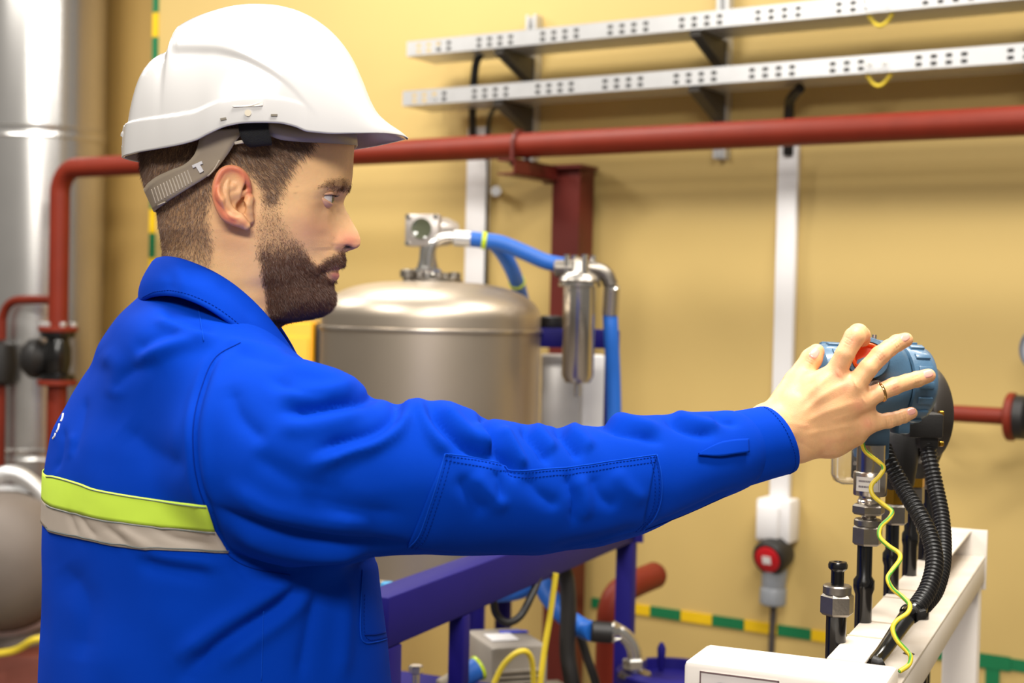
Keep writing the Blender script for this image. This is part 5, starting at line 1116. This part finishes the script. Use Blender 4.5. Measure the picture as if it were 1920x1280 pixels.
# broad soft cloth undulation, then drawn folds
jp = proj(jv); sv = (jp[:, 0] > 600) & (jp[:, 1] < 1080)
q = jv.copy(); und = value_noise(q * [9, 9, 16] + 3, 21) * .0030 + value_noise(q * [22, 20, 26], 22) * .0014
jv = jv + jn * und[:, None]
ARM = [(454, 642), (406, 671), (380, 729), (366, 793), (366, 857), (374, 908), (387, 947), (406, 998), (431, 1040), (476, 1065), (547, 1078)]
ST = [
 (ARM, 7, -5.0), ([(a - 13, b) for a, b in ARM[:8]], 9, 2.2), ([(a + 16, b + 4) for a, b in ARM[:7]], 12, 2.5),
 # sleeve head and upper arm
 ([(690, 744), (676, 750), (640, 757), (590, 764), (530, 772)], 11, -8), ([(672, 716), (640, 728), (590, 738), (520, 740)], 17, 5), ([(684, 768), (640, 785), (580, 800), (520, 800)], 18, 3),
 ([(744, 742), (745, 775), (722, 802), (690, 818), (640, 832), (590, 850)], 13, -7), ([(766, 745), (760, 775), (742, 806), (700, 830), (640, 850), (580, 880)], 15, 6.5),
 ([(800, 750), (812, 775), (836, 803), (876, 838), (935, 862)], 12, -7.5), ([(782, 745), (796, 785), (815, 818), (845, 850)], 13, 5), ([(832, 756), (855, 790), (890, 822), (930, 845)], 13, 5.5),
 ([(916, 798), (922, 815), (934, 842), (954, 872), (965, 900)], 9, -8.5), ([(938, 798), (952, 822), (968, 850), (985, 880)], 10, 6), ([(897, 790), (905, 820), (915, 852)], 11, 4.5),
 ([(978, 796), (992, 816), (1012, 840), (1028, 870)], 8, -6.5), ([(1000, 796), (1018, 820), (1040, 848)], 11, 5), ([(1040, 796), (1054, 815), (1076, 842), (1086, 862)], 8, -6.5), ([(1066, 796), (1088, 818), (1110, 845)], 12, 4.5),
 ([(1136, 797), (1160, 806), (1205, 816), (1240, 830)], 8, -6), ([(1156, 784), (1190, 794), (1240, 808)], 11, 5.5), ([(1244, 780), (1270, 798), (1300, 810), (1340, 816)], 8, -5), ([(1262, 776), (1300, 790), (1350, 800)], 10, 4.5), ([(1334, 774), (1352, 788), (1384, 794)], 7, -3.5),
 ([(1062, 884), (1066, 905), (1076, 940), (1072, 985)], 8, -4), ([(1084, 890), (1096, 930), (1092, 975)], 13, 3), ([(925, 880), (936, 905), (934, 940)], 8, -3), ([(860, 890), (880, 930), (910, 965)], 14, -3.4), ([(885, 885), (915, 925), (950, 955)], 14, 3), ([(985, 890), (1010, 925), (1050, 950)], 14, -3), ([(1105, 890), (1125, 930), (1160, 950)], 15, -2.6), ([(1150, 880), (1180, 920), (1210, 940)], 15, 2.5),
 # underside of the sleeve
 ([(401, 950), (440, 972), (490, 990), (590, 1013), (693, 1023), (770, 1024)], 12, -8), ([(430, 990), (520, 1030), (620, 1042), (700, 1038)], 18, 5), ([(420, 905), (500, 955), (600, 975), (700, 985)], 20, 4), ([(1210, 994), (1290, 960), (1385, 914)], 6, -3.5), ([(1030, 1030), (1120, 1012), (1210, 985)], 10, -3.5), ([(560, 930), (660, 955), (760, 965)], 18, -3), ([(470, 850), (560, 900), (640, 920)], 22, -3),
 ([(500, 700), (560, 735), (620, 740)], 14, -3.5), ([(430, 720), (450, 780), (500, 830)], 18, -3), ([(520, 680), (600, 700), (650, 712)], 12, 3),
 ([(428, 1040), (480, 1066), (547, 1078), (620, 1068), (712, 1045)], 9, -9), 
 # torso below the arm
 ([(576, 1086), (540, 1120), (508, 1145), (450, 1180), (400, 1215), (335, 1274)], 16, -6.5), ([(560, 1075), (520, 1105), (470, 1140), (410, 1180), (330, 1240)], 20, 6), ([(590, 1100), (540, 1150), (480, 1195), (410, 1250)], 18, 4.5), ([(255, 1050), (320, 1068), (400, 1080)], 14, -4), ([(260, 1036), (330, 1048), (420, 1060)], 12, 2.5), ([(430, 1045), (470, 1085), (540, 1100)], 12, -4), ([(600, 1085), (585, 1150), (560, 1280)], 14, -3), ([(640, 1070), (650, 1150), (640, 1280)], 16, 3), ([(120, 1060), (160, 1130), (150, 1240)], 26, -3),
 ([(150, 962), (166, 990), (186, 1008)], 5, -2.2), ([(195, 982), (216, 1000), (242, 1022)], 5, -2.4), ([(225, 985), (255, 1010), (290, 1028)], 7, 2), ([(285, 986), (335, 1010), (395, 1020)], 6, -2.6), ([(130, 955), (140, 985), (150, 1005)], 5, -1.8),
 # shoulders and upper back
 ([(303, 580), (329, 592), (365, 606), (405, 628)], 9, -4), ([(290, 600), (330, 612), (390, 640)], 10, 3), ([(250, 690), (290, 662), (340, 644), (420, 634)], 14, 4.5), ([(250, 660), (290, 632), (340, 620)], 12, -3), ([(210, 740), (240, 700), (300, 672)], 14, -3), ([(190, 660), (220, 690), (215, 750)], 18, 3), ([(160, 740), (150, 800), (130, 860)], 10, -2.5), ([(120, 800), (112, 860), (100, 885)], 6, -2), ([(135, 810), (130, 860)], 6, 1.5),
 ([(230, 800), (290, 850), (350, 880)], 26, -3), ([(420, 640), (470, 650), (540, 668)], 10, 3.5), ([(440, 660), (500, 672), (560, 690)], 12, -3)]
def ext(p_):
    if p_[0][0] in (690, 916, 1136, 1156, 744):
        d = np.subtract(p_[0], p_[1]); d = d / np.linalg.norm(d) * 45; return [(p_[0][0] + d[0], p_[0][1] + d[1])] + list(p_)
    return p_
ST = ST[:3] + [(ext(p_), w_, a_ * 1.4) for p_, w_, a_ in ST[3:]]
jn = vnormals(jv, jf); jv = strokes(jv, jn, ST); jv = relax(jv, jf, 1, .35)
M_jk = mat('royal blue cotton', (0, 56, 172), .85, var=.10, scale=14, bump=.14, bscale=1800, sheen=.0, spec=.06)
M_jk2 = mat('royal blue stitching', (12, 70, 188), .85, var=.1, spec=.05); M_jkd = mat('dark blue stitching', (2, 40, 134), .85, spec=.05)
JK = mesh_obj('jacket', jv, jf, M_jk, PE, True, 0); JK['label'] = 'royal blue cotton work jacket'
JK.location = -FEET
jb_ = bvh_of(jv, jf)
# inner body, one skin with head, neck and hand
fb = Field((-.62, 1.26, .0), (.34, 1.90, 1.66), .010)
sl, p_ = fb._box(np.array([-.62, 1.2, .85]), np.array([.1, 1.95, 1.66])); fb.put(sl, torso_sdf(p_, -.02).astype(np.float32), 0)
fb.chain(LAr, [.07, .05, .035], .03); fb.chain(SLp, [min(r_ * .62, .05) for r_ in SLr], .03)
hipc = np.array([tpar[0][0], tpar[0][1], .95]); LEG = []
for s_ in (-1, 1):
    hp = hipc + np.r_[TRt * .09 * s_, 0]; kn = hp + np.r_[TF * (.04 * s_) + TRt * .03 * s_, -.47]; an = kn + np.r_[-TF * .02, -.40]; LEG.append((hp, kn, an)); fb.chain([hp, kn, an], [.085, .055, .04], .03)
bv_, bf_ = fb.mesh(); bv_ = relax(bv_, bf_, 2); BODY.append((bv_, bf_, np.tile(SK0, (len(bv_), 1))))
vs = []; fs = []; cs = []; n0 = 0
for v_, f_, c_ in BODY: vs.append(v_); fs.append(f_ + n0); cs.append(c_); n0 += len(v_)
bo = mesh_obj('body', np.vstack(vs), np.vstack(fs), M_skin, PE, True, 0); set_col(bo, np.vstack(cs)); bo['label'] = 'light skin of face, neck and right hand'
# trousers and boots
ft = Field((-.62, 1.26, .06), (.1, 1.95, 1.0), .009)
for h_, k_, a_ in LEG: ft.chain([h_, k_, a_ + [0, 0, .0]], [.115, .085, .078], .03)
ft.chain([hipc + np.r_[-TRt * .08, 0], hipc + np.r_[TRt * .08, 0]], [.12, .12], .03)
tv, tf_ = ft.mesh(); tv = relax(tv, tf_, 2); to_ = mesh_obj('trousers', tv, tf_, M_jk, PE, True, 0)
for h_, k_, a_ in LEG:
    fo = Field(a_ - [.25, .25, a_[2] + .01], a_ + [.3, .3, .06], .007); f3 = np.r_[TF, 0]; an = np.array([a_[0], a_[1], .05])
    fo.chain([an + [0, 0, .06], an + [0, 0, .0], an + f3 * .1 - [0, 0, .005], an + f3 * .19 - [0, 0, .012]], [.052, .048, .045, .036], .03)
    bv2, bf2 = fo.mesh(); bv2[:, 2] = np.maximum(bv2[:, 2], .002); mesh_obj('boot', bv2, bf2, M_blackpl, PE, True, 0)
# ---- reflective bands (laid round the torso)
top_ = [(90, 891), (108, 893), (150, 905), (188, 918), (284, 934), (387, 946)]; mid_ = [(90, 944), (104, 951), (150, 962), (188, 972), (284, 985), (403, 994)]; bot_ = [(90, 991), (98, 998), (156, 1011), (252, 1028), (428, 1036)]
def tpol(p):
    q = pchip(zt_, tpar, [p.z])[0]; return math.atan2((p.x - q[0]) * TRt[0] + (p.y - q[1]) * TRt[1], -((p.x - q[0]) * TF[0] + (p.y - q[1]) * TF[1]))
def edge(poly):
    a = []
    for q in smooth_path([Vector((x, y, 0)) for x, y in poly], 10):
        l_, n_ = hit(jb_, q.x, q.y)
        if l_ is not None: a.append((tpol(l_), l_.z))
    return sorted(a)
E1, E2, E3 = edge(top_), edge(mid_), edge(bot_)
def zat(E_, th): return float(np.interp(th, [a for a, _ in E_], [z for _, z in E_])) if th >= E_[0][0] else E_[0][1] + .0 * (th - E_[0][0])
def band(Ea, Eb, name, m, off):
    th1a, th1b = Ea[-1][0], Eb[-1][0]; nu, nv = 90, 9; vs = []; fs = []
    for i in range(nu):
        for j in range(nv):
            w_ = j / (nv - 1); t1 = th1a * (1 - w_) + th1b * w_; th = -1.35 + (t1 + 1.35) * i / (nu - 1); z = zat(Ea, th) * (1 - w_) + zat(Eb, th) * w_
            q = pchip(zt_, tpar, [z])[0]; d = Vector((*(TRt * math.sin(th) - TF * math.cos(th)), 0)); o_ = Vector((q[0], q[1], z)) + d * .6
            l_, n_, _, _ = jb_.ray_cast(o_, -d)
            if l_ is None: l_, n_ = o_ - d * .4, d
            if n_.dot(d) < 0: n_ = -n_
            vs.append(l_ + n_ * off)
    for i in range(nu - 1):
        for j in range(nv - 1): fs.append((i * nv + j, i * nv + j + 1, (i + 1) * nv + j + 1, (i + 1) * nv + j))
    o = MB().add(vs, fs).build(name, m, JK, True, 0); md = o.modifiers.new('t', 'SOLIDIFY'); md.thickness = .001; md.offset = 0; return o
M_lime = mat('fluorescent lime fabric', (200, 232, 72), .7, var=.08, bump=.12, bscale=1800); M_refl = mat('grey reflective tape', (178, 166, 154), .5, .1, var=.08, bump=.12, bscale=1800)
band(E1, E2, 'lime_band', M_lime, .0016); band(E2, E3, 'reflective_band', M_refl, .0014)
for e_, o_ in ((top_, 3), (mid_, 2), (bot_, -4)):
    th = seam(jb_, [(x, y + o_) for x, y in e_], .0005, mat('grey thread', (96, 108, 110), .8), 'stitching', JK, .0026)
# ---- seams, pocket, elbow patch
seam(jb_, [(a - 3, b) for a, b in ARM], .0006, M_jkd, 'armhole_seam', JK, .0002)
ptop = [(834, 850), (890, 861), (945, 872), (962, 882), (1060, 877), (1140, 866), (1230, 853)]; pbot = [(764, 1024), (830, 1032), (900, 1036), (1000, 1036), (1100, 1020), (1203, 992)]
patch(jb_, ptop, pbot, 90, 34, .0012, M_jk, 'elbow_patch', JK)
pl_ = [(834, 850), (822, 895), (806, 945), (786, 1000), (766, 1024)]; pr_ = [(1230, 853), (1238, 890), (1238, 935), (1226, 968), (1204, 992)]
for poly in (ptop, pl_, pr_): seam(jb_, poly, .0007, M_jk2, 'patch_edge', JK, .0018)
for poly, dx, dy in ((ptop, 0, 13), (pl_, 13, 3), (pr_, -13, 2), (ptop, 0, 4), (pl_, 5, 1), (pr_, -5, 1)): seam(jb_, [(a + dx, b + dy) for a, b in poly], .00036, M_jkd, 'stitching', JK, .0022, dash=.004)
patch(jb_, [(1308, 850), (1345, 832), (1375, 826), (1400, 824)], [(1308, 854), (1345, 856), (1375, 852), (1400, 848)], 24, 8, .0030, M_jk, 'cuff_pleat', JK, .003)
seam(jb_, [(1210, 993), (1290, 962), (1360, 930)], .0006, M_jkd, 'sleeve_seam', JK, .0002)
pk_ = [(679, 1068), (676, 1120), (675, 1184), (683, 1204), (705, 1203), (727, 1197)]
seam(jb_, pk_, .0007, M_jk2, 'pocket_edge', JK, .0006); seam(jb_, [(a + 7, b - 6) for a, b in pk_[1:]], .00036, M_jkd, 'stitching', JK, .0006, dash=.004); seam(jb_, [(683, 1190), (705, 1189), (727, 1184)], .0006, M_jkd, 'stitching', JK, .0006)
seam(jb_, [(494, 1145), (492, 1200), (490, 1276)], .0005, M_jk2, 'side_seam', JK, .0003)
seam(jb_, [(372, 578), (376, 600), (382, 640)], .0005, M_jk2, 'shoulder_seam', JK, .0003)
ltr = mat('white lettering', (240, 240, 244), .6)
for a, b_ in (((119, 776), (115, 790)), ((112, 795), (107, 810)), ((105, 812), (100, 822))):
    seam(jb_, [a, ((a[0] + b_[0]) / 2 + 1, (a[1] + b_[1]) / 2), b_], .0013, ltr, 'back_lettering', JK, .0004)
# ---- collar
ct = [(291, 492, 0), (296, 486, -.030), (318, 484, -.052), (350, 491, -.066), (398, 511, -.073), (440, 537, -.071), (480, 572, -.062), (515, 612, -.046), (545, 655, -.026), (562, 690, -.010)]
cb = [(262, 572, 0), (266, 566, -.036), (290, 556, -.072), (330, 556, -.098), (380, 574, -.112), (425, 603, -.112), (465, 638, -.096), (510, 676, -.066), (545, 704, -.036), (568, 722, -.012)]
ci = [(300, 560, 0), (305, 556, -.030), (325, 556, -.050), (355, 560, -.064), (400, 580, -.070), (440, 605, -.066), (478, 640, -.055), (510, 668, -.040), (538, 700, -.022), (555, 720, -.008)]
def curve3(c): return smooth_path([L(*q) for q in c], 8)
Ct, Cb, Ci = curve3(ct), curve3(cb), curve3(ci); NC = len(Ct); cvs = []; ring = []
for i in range(NC):
    out = Cb[i] - Ct[i]; mid = (Ct[i] + Cb[i]) / 2; bul = Vector((*(np.array(mid - HO)[:2]), 0)); nrm = (HLF * -1 if i > 4 else -HFW); 
    dn = (Ct[i] - Ci[i]).normalized(); prof_ = []
    for t in np.linspace(0, 1, 6)[:-1]: prof_.append(Ci[i] + (Ct[i] - Ci[i]) * t)
    o_ = (Cb[i] - Ci[i]).normalized()
    prof_ += [Ct[i] - dn * .0015, Ct[i] + dn * .001 + o_ * .0012, Ct[i] + o_ * .004 - dn * .0008]
    s0 = prof_[-1]
    for t in np.linspace(0, 1, 10)[1:]:
        bulge = math.sin(math.pi * t) * .006; prof_.append(s0 + (Cb[i] - s0) * t + o_ * bulge)
    ring.append(prof_)
full = [[Vector(wor(loc(np.array([list(p)]))[0] * [1, -1, 1])) for p in pr] for pr in ring[:0:-1]] + ring
m_ = len(ring[0]); cvs = [p for pr in full for p in pr]; cfs = [(i * m_ + j, (i + 1) * m_ + j, (i + 1) * m_ + j + 1, i * m_ + j + 1) for i in range(len(full) - 1) for j in range(m_ - 1)]
cvn = np.array([list(p) for p in cvs]); cfn = np.array(cfs); nn = vnormals(cvn, cfn)
cvn = strokes(cvn, nn * np.sign((nn * (cvn - cvn.mean(0))).sum()), [([(300, 505), (320, 520), (318, 548)], 6, -1.6), ([(330, 500), (345, 525), (340, 552)], 7, 1.4), ([(400, 530), (440, 560), (480, 600)], 10, -2), ([(290, 540), (350, 548), (420, 585)], 5, -1.0)])
COLr = mesh_obj('collar', cvn, cfn, M_jk, JK, True, 0); md = COLr.modifiers.new('t', 'SOLIDIFY'); md.thickness = .0022; md.offset = 0
cb_ = bvh_of(cvn, cfn)
seam(cb_, [(a + 4, b - 9) for a, b, _ in cb[1:9]], .00036, M_jkd, 'stitching', COLr, .0014, dash=.004)
# ---- cuff
c0 = P(1375, 843, 1.574); c1 = P(1459, 823, 1.597); ca = (c1 - c0).normalized(); cu = (UP - ca * UP.dot(ca)).normalized(); cw = ca.cross(cu); Lc = (c1 - c0).length; vs = []; fs = []; n = 56
prof_ = [(.030, -.002), (.0415, .0), (.0428, .003), (.0420, .02), (.0412, Lc * .6), (.0408, Lc - .003), (.0400, Lc), (.0385, Lc - .001), (.0375, Lc * .6), (.035, Lc * .2)]
for r_, t in prof_:
    for k in range(n):
        q = 2 * math.pi * k / n; tilt = .010 * math.sin(q) * -1 * (t / Lc); w1 = 1 + .018 * math.sin(3 * q + 9 * t) ; sq = 1.0
        vs.append(c0 + ca * (t + tilt * 1.0) + (cu * math.sin(q) * r_ * 1.0 + cw * math.cos(q) * r_ * .90) * w1)
for i in range(len(prof_) - 1):
    for k in range(n): fs.append((i * n + k, i * n + (k + 1) % n, (i + 1) * n + (k + 1) % n, (i + 1) * n + k))
CU = MB().add(vs, fs).build('cuff', M_jk, JK, True, 50)
cub = BVHTree.FromPolygons([Vector(v) for v in vs], fs)
a0 = [proj(np.array([list(c0 + ca * (Lc - .007 + .010 * -math.sin(q) ) + cu * math.sin(q) * .041 + cw * math.cos(q) * .037)]))[0] for q in np.linspace(-1.3, 1.4, 12)] if cw.y < 0 else [proj(np.array([list(c0 + ca * (Lc - .007 + .010 * -math.sin(q)) + cu * math.sin(q) * .041 - cw * math.cos(q) * .037)]))[0] for q in np.linspace(-1.3, 1.4, 12)]
seam(cub, [tuple(q) for q in a0], .00036, M_jkd, 'stitching', CU, .0004, dash=.004)
# ------------------------------------------------------------------ helmet
M_hat = mat('white helmet plastic', (200, 198, 197), .22, var=.03, scale=12, coat=.35); M_strap = mat('grey translucent plastic', (158, 144, 126), .35, var=.08, scale=60)
HT_ = thing('safety_helmet', 'white plastic safety helmet on the worker\'s head', 'helmet', L(470, 240, 0))
rim = [(233.5, 296, 0), (236, 293, -.022), (246, 290, -.042), (262, 286, -.058), (290, 281, -.078), (323, 275, -.092), (367, 264, -.101), (395, 250, -.105), (426, 237, -.107), (464, 231, -.108), (520, 231, -.106), (551, 237, -.103), (579, 247, -.099), (610, 250, -.093), (664, 250, -.081), (707, 249, -.067), (735, 250.5, -.048), (755, 254, -.026), (766, 259, 0)]
outl = [(233.3, 294), (232.8, 270), (233.5, 250), (236, 240), (241, 230), (247, 200), (262, 150), (285, 116), (303, 104), (316, 99), (321, 88), (327, 70), (345, 56), (372, 42), (400, 32), (440, 22), (480, 17), (512, 17), (545, 22), (580, 34), (612, 54), (640, 82), (662, 115), (680, 155), (697, 197), (708, 216), (725, 232), (748, 247), (765.8, 258.5)]
rl = loc(np.array([list(L(*q)) for q in rim])); rl = rl[np.argsort(rl[:, 0])]
ol = loc(np.array([list(L(a, b, 0)) for a, b in outl]))
seg_ = np.r_[0, np.cumsum(np.linalg.norm(np.diff(ol[:, [0, 2]], axis=0), axis=1))]; ts = np.linspace(0, seg_[-1], 230); ox = pchip(seg_, ol[:, 0], ts); oz = pchip(seg_, ol[:, 2], ts)
xw = np.clip(ox, rl[0, 0], rl[-1, 0]); WW = pchip(rl[:, 0], -rl[:, 1], xw); ZR = pchip(rl[:, 0], rl[:, 2], xw); NP = 120
ph = np.linspace(0, math.pi / 2, NP); e1, e2 = 2 / 2.25, 2 / 2.1; hatv = []
for i in range(len(ts)):
    front = np.clip((ox[i] - .115) / .05, 0, 1); y = WW[i] * np.sin(ph) ** e1; zz = ZR[i] + max(oz[i] - ZR[i], .0005) * np.cos(ph) ** e2; hatv.append(np.stack([np.full(NP, ox[i]), -y, zz], 1))
hatv = np.array(hatv)
hp2 = proj(wor(hatv.reshape(-1, 3))).reshape(len(ts), NP, 2)
du = np.gradient(hatv, axis=1); dv = np.gradient(hatv, axis=0); nh = np.cross(du, dv); nh /= np.linalg.norm(nh, axis=2)[..., None] + 1e-9; nh *= np.sign((nh * (hatv - hatv.mean((0, 1)))).sum())
# rim band
hgt = hatv[..., 2] - ZR[:, None]; bh = np.interp(hp2[..., 0], [240, 435, 520], [.036, .029, .027]); band_ = np.clip((bh - hgt) / .0022, 0, 1) * np.clip((575 - hp2[..., 0]) / 80, 0, 1)
# crest step
cxl = [300, 317, 345, 400, 440, 500, 545, 575, 700]; cyl_ = [99, 97, 94, 95, 103, 130, 163, 195, 330]; dd = pchip(cxl, cyl_, hp2[..., 0].ravel()).reshape(hp2.shape[:2]) - hp2[..., 1]; crest = np.clip(.5 + dd / 17, 0, 1); crest = crest * crest * (3 - 2 * crest) * np.clip((600 - hp2[..., 0]) / 160, 0, 1) * np.clip((hp2[..., 0] - 322) / 14, 0, 1)
hatv = hatv + nh * (.0030 * band_ + .0038 * crest * np.clip(np.abs(hatv[..., 1]) / .02, .0, 1))[..., None]
hatv[:, 0, 1] = 0
farh = hatv[:, 1:][:, ::-1] * [1, -1, 1]; allh = np.concatenate([farh, hatv], 1); NA = allh.shape[1]; i_, j_ = np.meshgrid(np.arange(len(ts) - 1), np.arange(NA - 1), indexing='ij')
hfs = np.stack([i_ * NA + j_, (i_ + 1) * NA + j_, (i_ + 1) * NA + j_ + 1, i_ * NA + j_ + 1], -1).reshape(-1, 4); hvw = wor(allh.reshape(-1, 3)); hn2 = vnormals(hvw, hfs)
if (hn2 * (hvw - hvw.mean(0))).sum() < 0: hfs = hfs[:, ::-1]
sh = mesh_obj('shell', hvw, hfs, M_hat, HT_, True, 0); md = sh.modifiers.new('t', 'SOLIDIFY'); md.thickness = .0026; md.offset = -1
hb_ = bvh_of(hvw, hfs); M_hole = mat('shaded vent grey', (120, 112, 98), .6)
def decal(poly, m, name, off=.0005):
    vs = []
    for q in poly:
        l_, n_ = hit(hb_, *q); vs.append(l_ + n_ * off)
    c = sum(vs, Vector()) / len(vs); l_, n_ = hit(hb_, *np.mean(poly, 0)); vs.append(l_ + n_ * off); n = len(poly)
    o = MB().add(vs, [(i, (i + 1) % n, n) for i in range(n)]).build(name, m, HT_, False); md = o.modifiers.new('t', 'SOLIDIFY'); md.thickness = .0012; md.offset = 0; return o
decal([(413, 222), (424, 220), (425, 224), (414, 226.5)], M_hole, 'slot'); decal([(508, 214), (520, 214), (520, 218), (508, 218)], M_hole, 'slot')
decal([(465 + 6.3 * math.cos(t), 212 + 6.3 * math.sin(t)) for t in np.linspace(0, 2 * math.pi, 17)[:-1]], mat('hole plug cream', (206, 196, 176), .5), 'round_hole')
decal([(436, 200), (470, 199), (488, 193), (493, 190), (493, 198), (480, 199.5), (440, 201)], mat('vent lip', (222, 214, 204), .4), 'vent_lip', .0008)
# head strap (suspension)
def ribbon(rows_, name, m, th=.0022, parent=HT_):
    """rows_: list of (upper (px,py,y), lower (px,py,y))"""
    A = smooth_path([L(*a) for a, _ in rows_], 6); B = smooth_path([L(*b_) for _, b_ in rows_], 6); vs = []; nv = 5
    for a, b_ in zip(A, B):
        for j in range(nv): vs.append(a + (b_ - a) * j / (nv - 1))
    fs = [(i * nv + j, (i + 1) * nv + j, (i + 1) * nv + j + 1, i * nv + j + 1) for i in range(len(A) - 1) for j in range(nv - 1)]
    o = MB().add(vs, fs).build(name, m, parent, True, 0); md = o.modifiers.new('t', 'SOLIDIFY'); md.thickness = th; md.offset = 0; return o
nape = [((376, 246, -.0925), (470, 238, -.0915)), ((372, 268, -.0905), (446, 260, -.0900)), ((364, 290, -.0870), (425, 292, -.0875)), ((346, 308, -.082), (398, 324, -.0845)), ((322, 318, -.074), (350, 355, -.076)), ((296, 330, -.060), (318, 375, -.062)), ((280, 342, -.042), (300, 388, -.043)), ((272, 352, -.018), (292, 394, -.018)), ((271, 354, 0), (290, 396, 0))]
mir = [((a[0] + 0, a[1], -a[2]), (b_[0], b_[1], -b_[2])) for a, b_ in nape[:-1]][::-1]
def mirrow(a): p = loc(np.array([list(L(*a))]))[0]; return Vector(wor(p * [1, -1, 1]))
A = [L(*a) for a, _ in nape]; B = [L(*b_) for _, b_ in nape]; A += [mirrow(a) for a, _ in nape[:-1][::-1]]; B += [mirrow(b_) for _, b_ in nape[:-1][::-1]]
A, B = smooth_path(A, 6), smooth_path(B, 6); vs = []; nv = 7
for a, b_ in zip(A, B):
    for j in range(nv): vs.append(a + (b_ - a) * j / (nv - 1))
fs = [(i * nv + j, (i + 1) * nv + j, (i + 1) * nv + j + 1, i * nv + j + 1) for i in range(len(A) - 1) for j in range(nv - 1)]
NB = MB().add(vs, fs).build('nape_strap', M_strap, HT_, True, 0); md = NB.modifiers.new('t', 'SOLIDIFY'); md.thickness = .0024; md.offset = 0
nb_ = BVHTree.FromPolygons([Vector(v) for v in vs], fs)
M_strap2 = mat('pale translucent plastic', (196, 184, 168), .35)
for k in range(13):
    t = k / 12; x = 291 + 66 * t; y = 369 - 37 * t; l_ = 15 - 1.5 * t
    seam(nb_, [(x - 5, y - l_), (x, y), (x + 3.5, y + l_ * .75)], .0008, M_strap2, 'adjust_rib', NB, .0012)
seam(nb_, [(298, 384), (330, 370), (368, 348), (398, 322), (412, 300)], .0009, M_strap2, 'strap_edge', NB, .001); pass
for poly in ([(361, 309), (379, 301), (381, 306), (363, 314)], [(368, 311), (376, 308), (383, 320), (376, 324)]):
    vs = [h_[0] + h_[1] * .0016 for h_ in (hit(nb_, *q) for q in poly) if h_[0] is not None]
    if len(vs) < 4: continue
    o = MB().add(vs, [(0, 1, 2, 3)]).build('buckle', M_trunk, NB, False); md = o.modifiers.new('t', 'SOLIDIFY'); md.thickness = .0012
# forehead band
fbk = [((505, 225, -.092), (500, 252, -.089)), ((530, 232, -.089), (527, 262, -.086)), ((570, 238, -.082), (566, 266, -.080)), ((610, 240, -.070), (606, 268, -.068)), ((640, 242, -.052), (640, 270, -.050)), ((660, 244, -.028), (662, 272, -.027)), ((668, 245, 0), (669, 273, 0))]
A = [L(*a) for a, _ in fbk]; B = [L(*b_) for _, b_ in fbk]; A += [mirrow(a) for a, _ in fbk[:-1][::-1]]; B += [mirrow(b_) for _, b_ in fbk[:-1][::-1]]
A, B = smooth_path(A, 6), smooth_path(B, 6); vs = [p for a, b_ in zip(A, B) for p in (a, (a + b_) / 2, b_)]; fs = [(i * 3 + j, i * 3 + 3 + j, i * 3 + 4 + j, i * 3 + 1 + j) for i in range(len(A) - 1) for j in (0, 1)]
FB = MB().add(vs, fs).build('forehead_band', M_strap, HT_, True, 0); md = FB.modifiers.new('t', 'SOLIDIFY'); md.thickness = .002; md.offset = 0
# black sweat strap looped round the band
M_web = mat('black webbing', (18, 18, 20), .75, bump=.8, bscale=1200)
ribbon([((446, 220, -.0975), (502, 220, -.0975)), ((448, 245, -.0985), (504, 245, -.0985)), ((454, 262, -.0975), (508, 258, -.0975)), ((462, 272, -.094), (510, 268, -.094)), ((470, 274, -.088), (508, 270, -.088)), ((466, 262, -.083), (506, 262, -.083))], 'black_strap', M_web, .002)
ribbon([((440, 266, -.0925), (441, 271, -.0925)), ((452, 263, -.0945), (453, 269, -.0945)), ((462, 262, -.0945), (463, 268, -.0945))], 'strap_hook', M_strap2, .003)
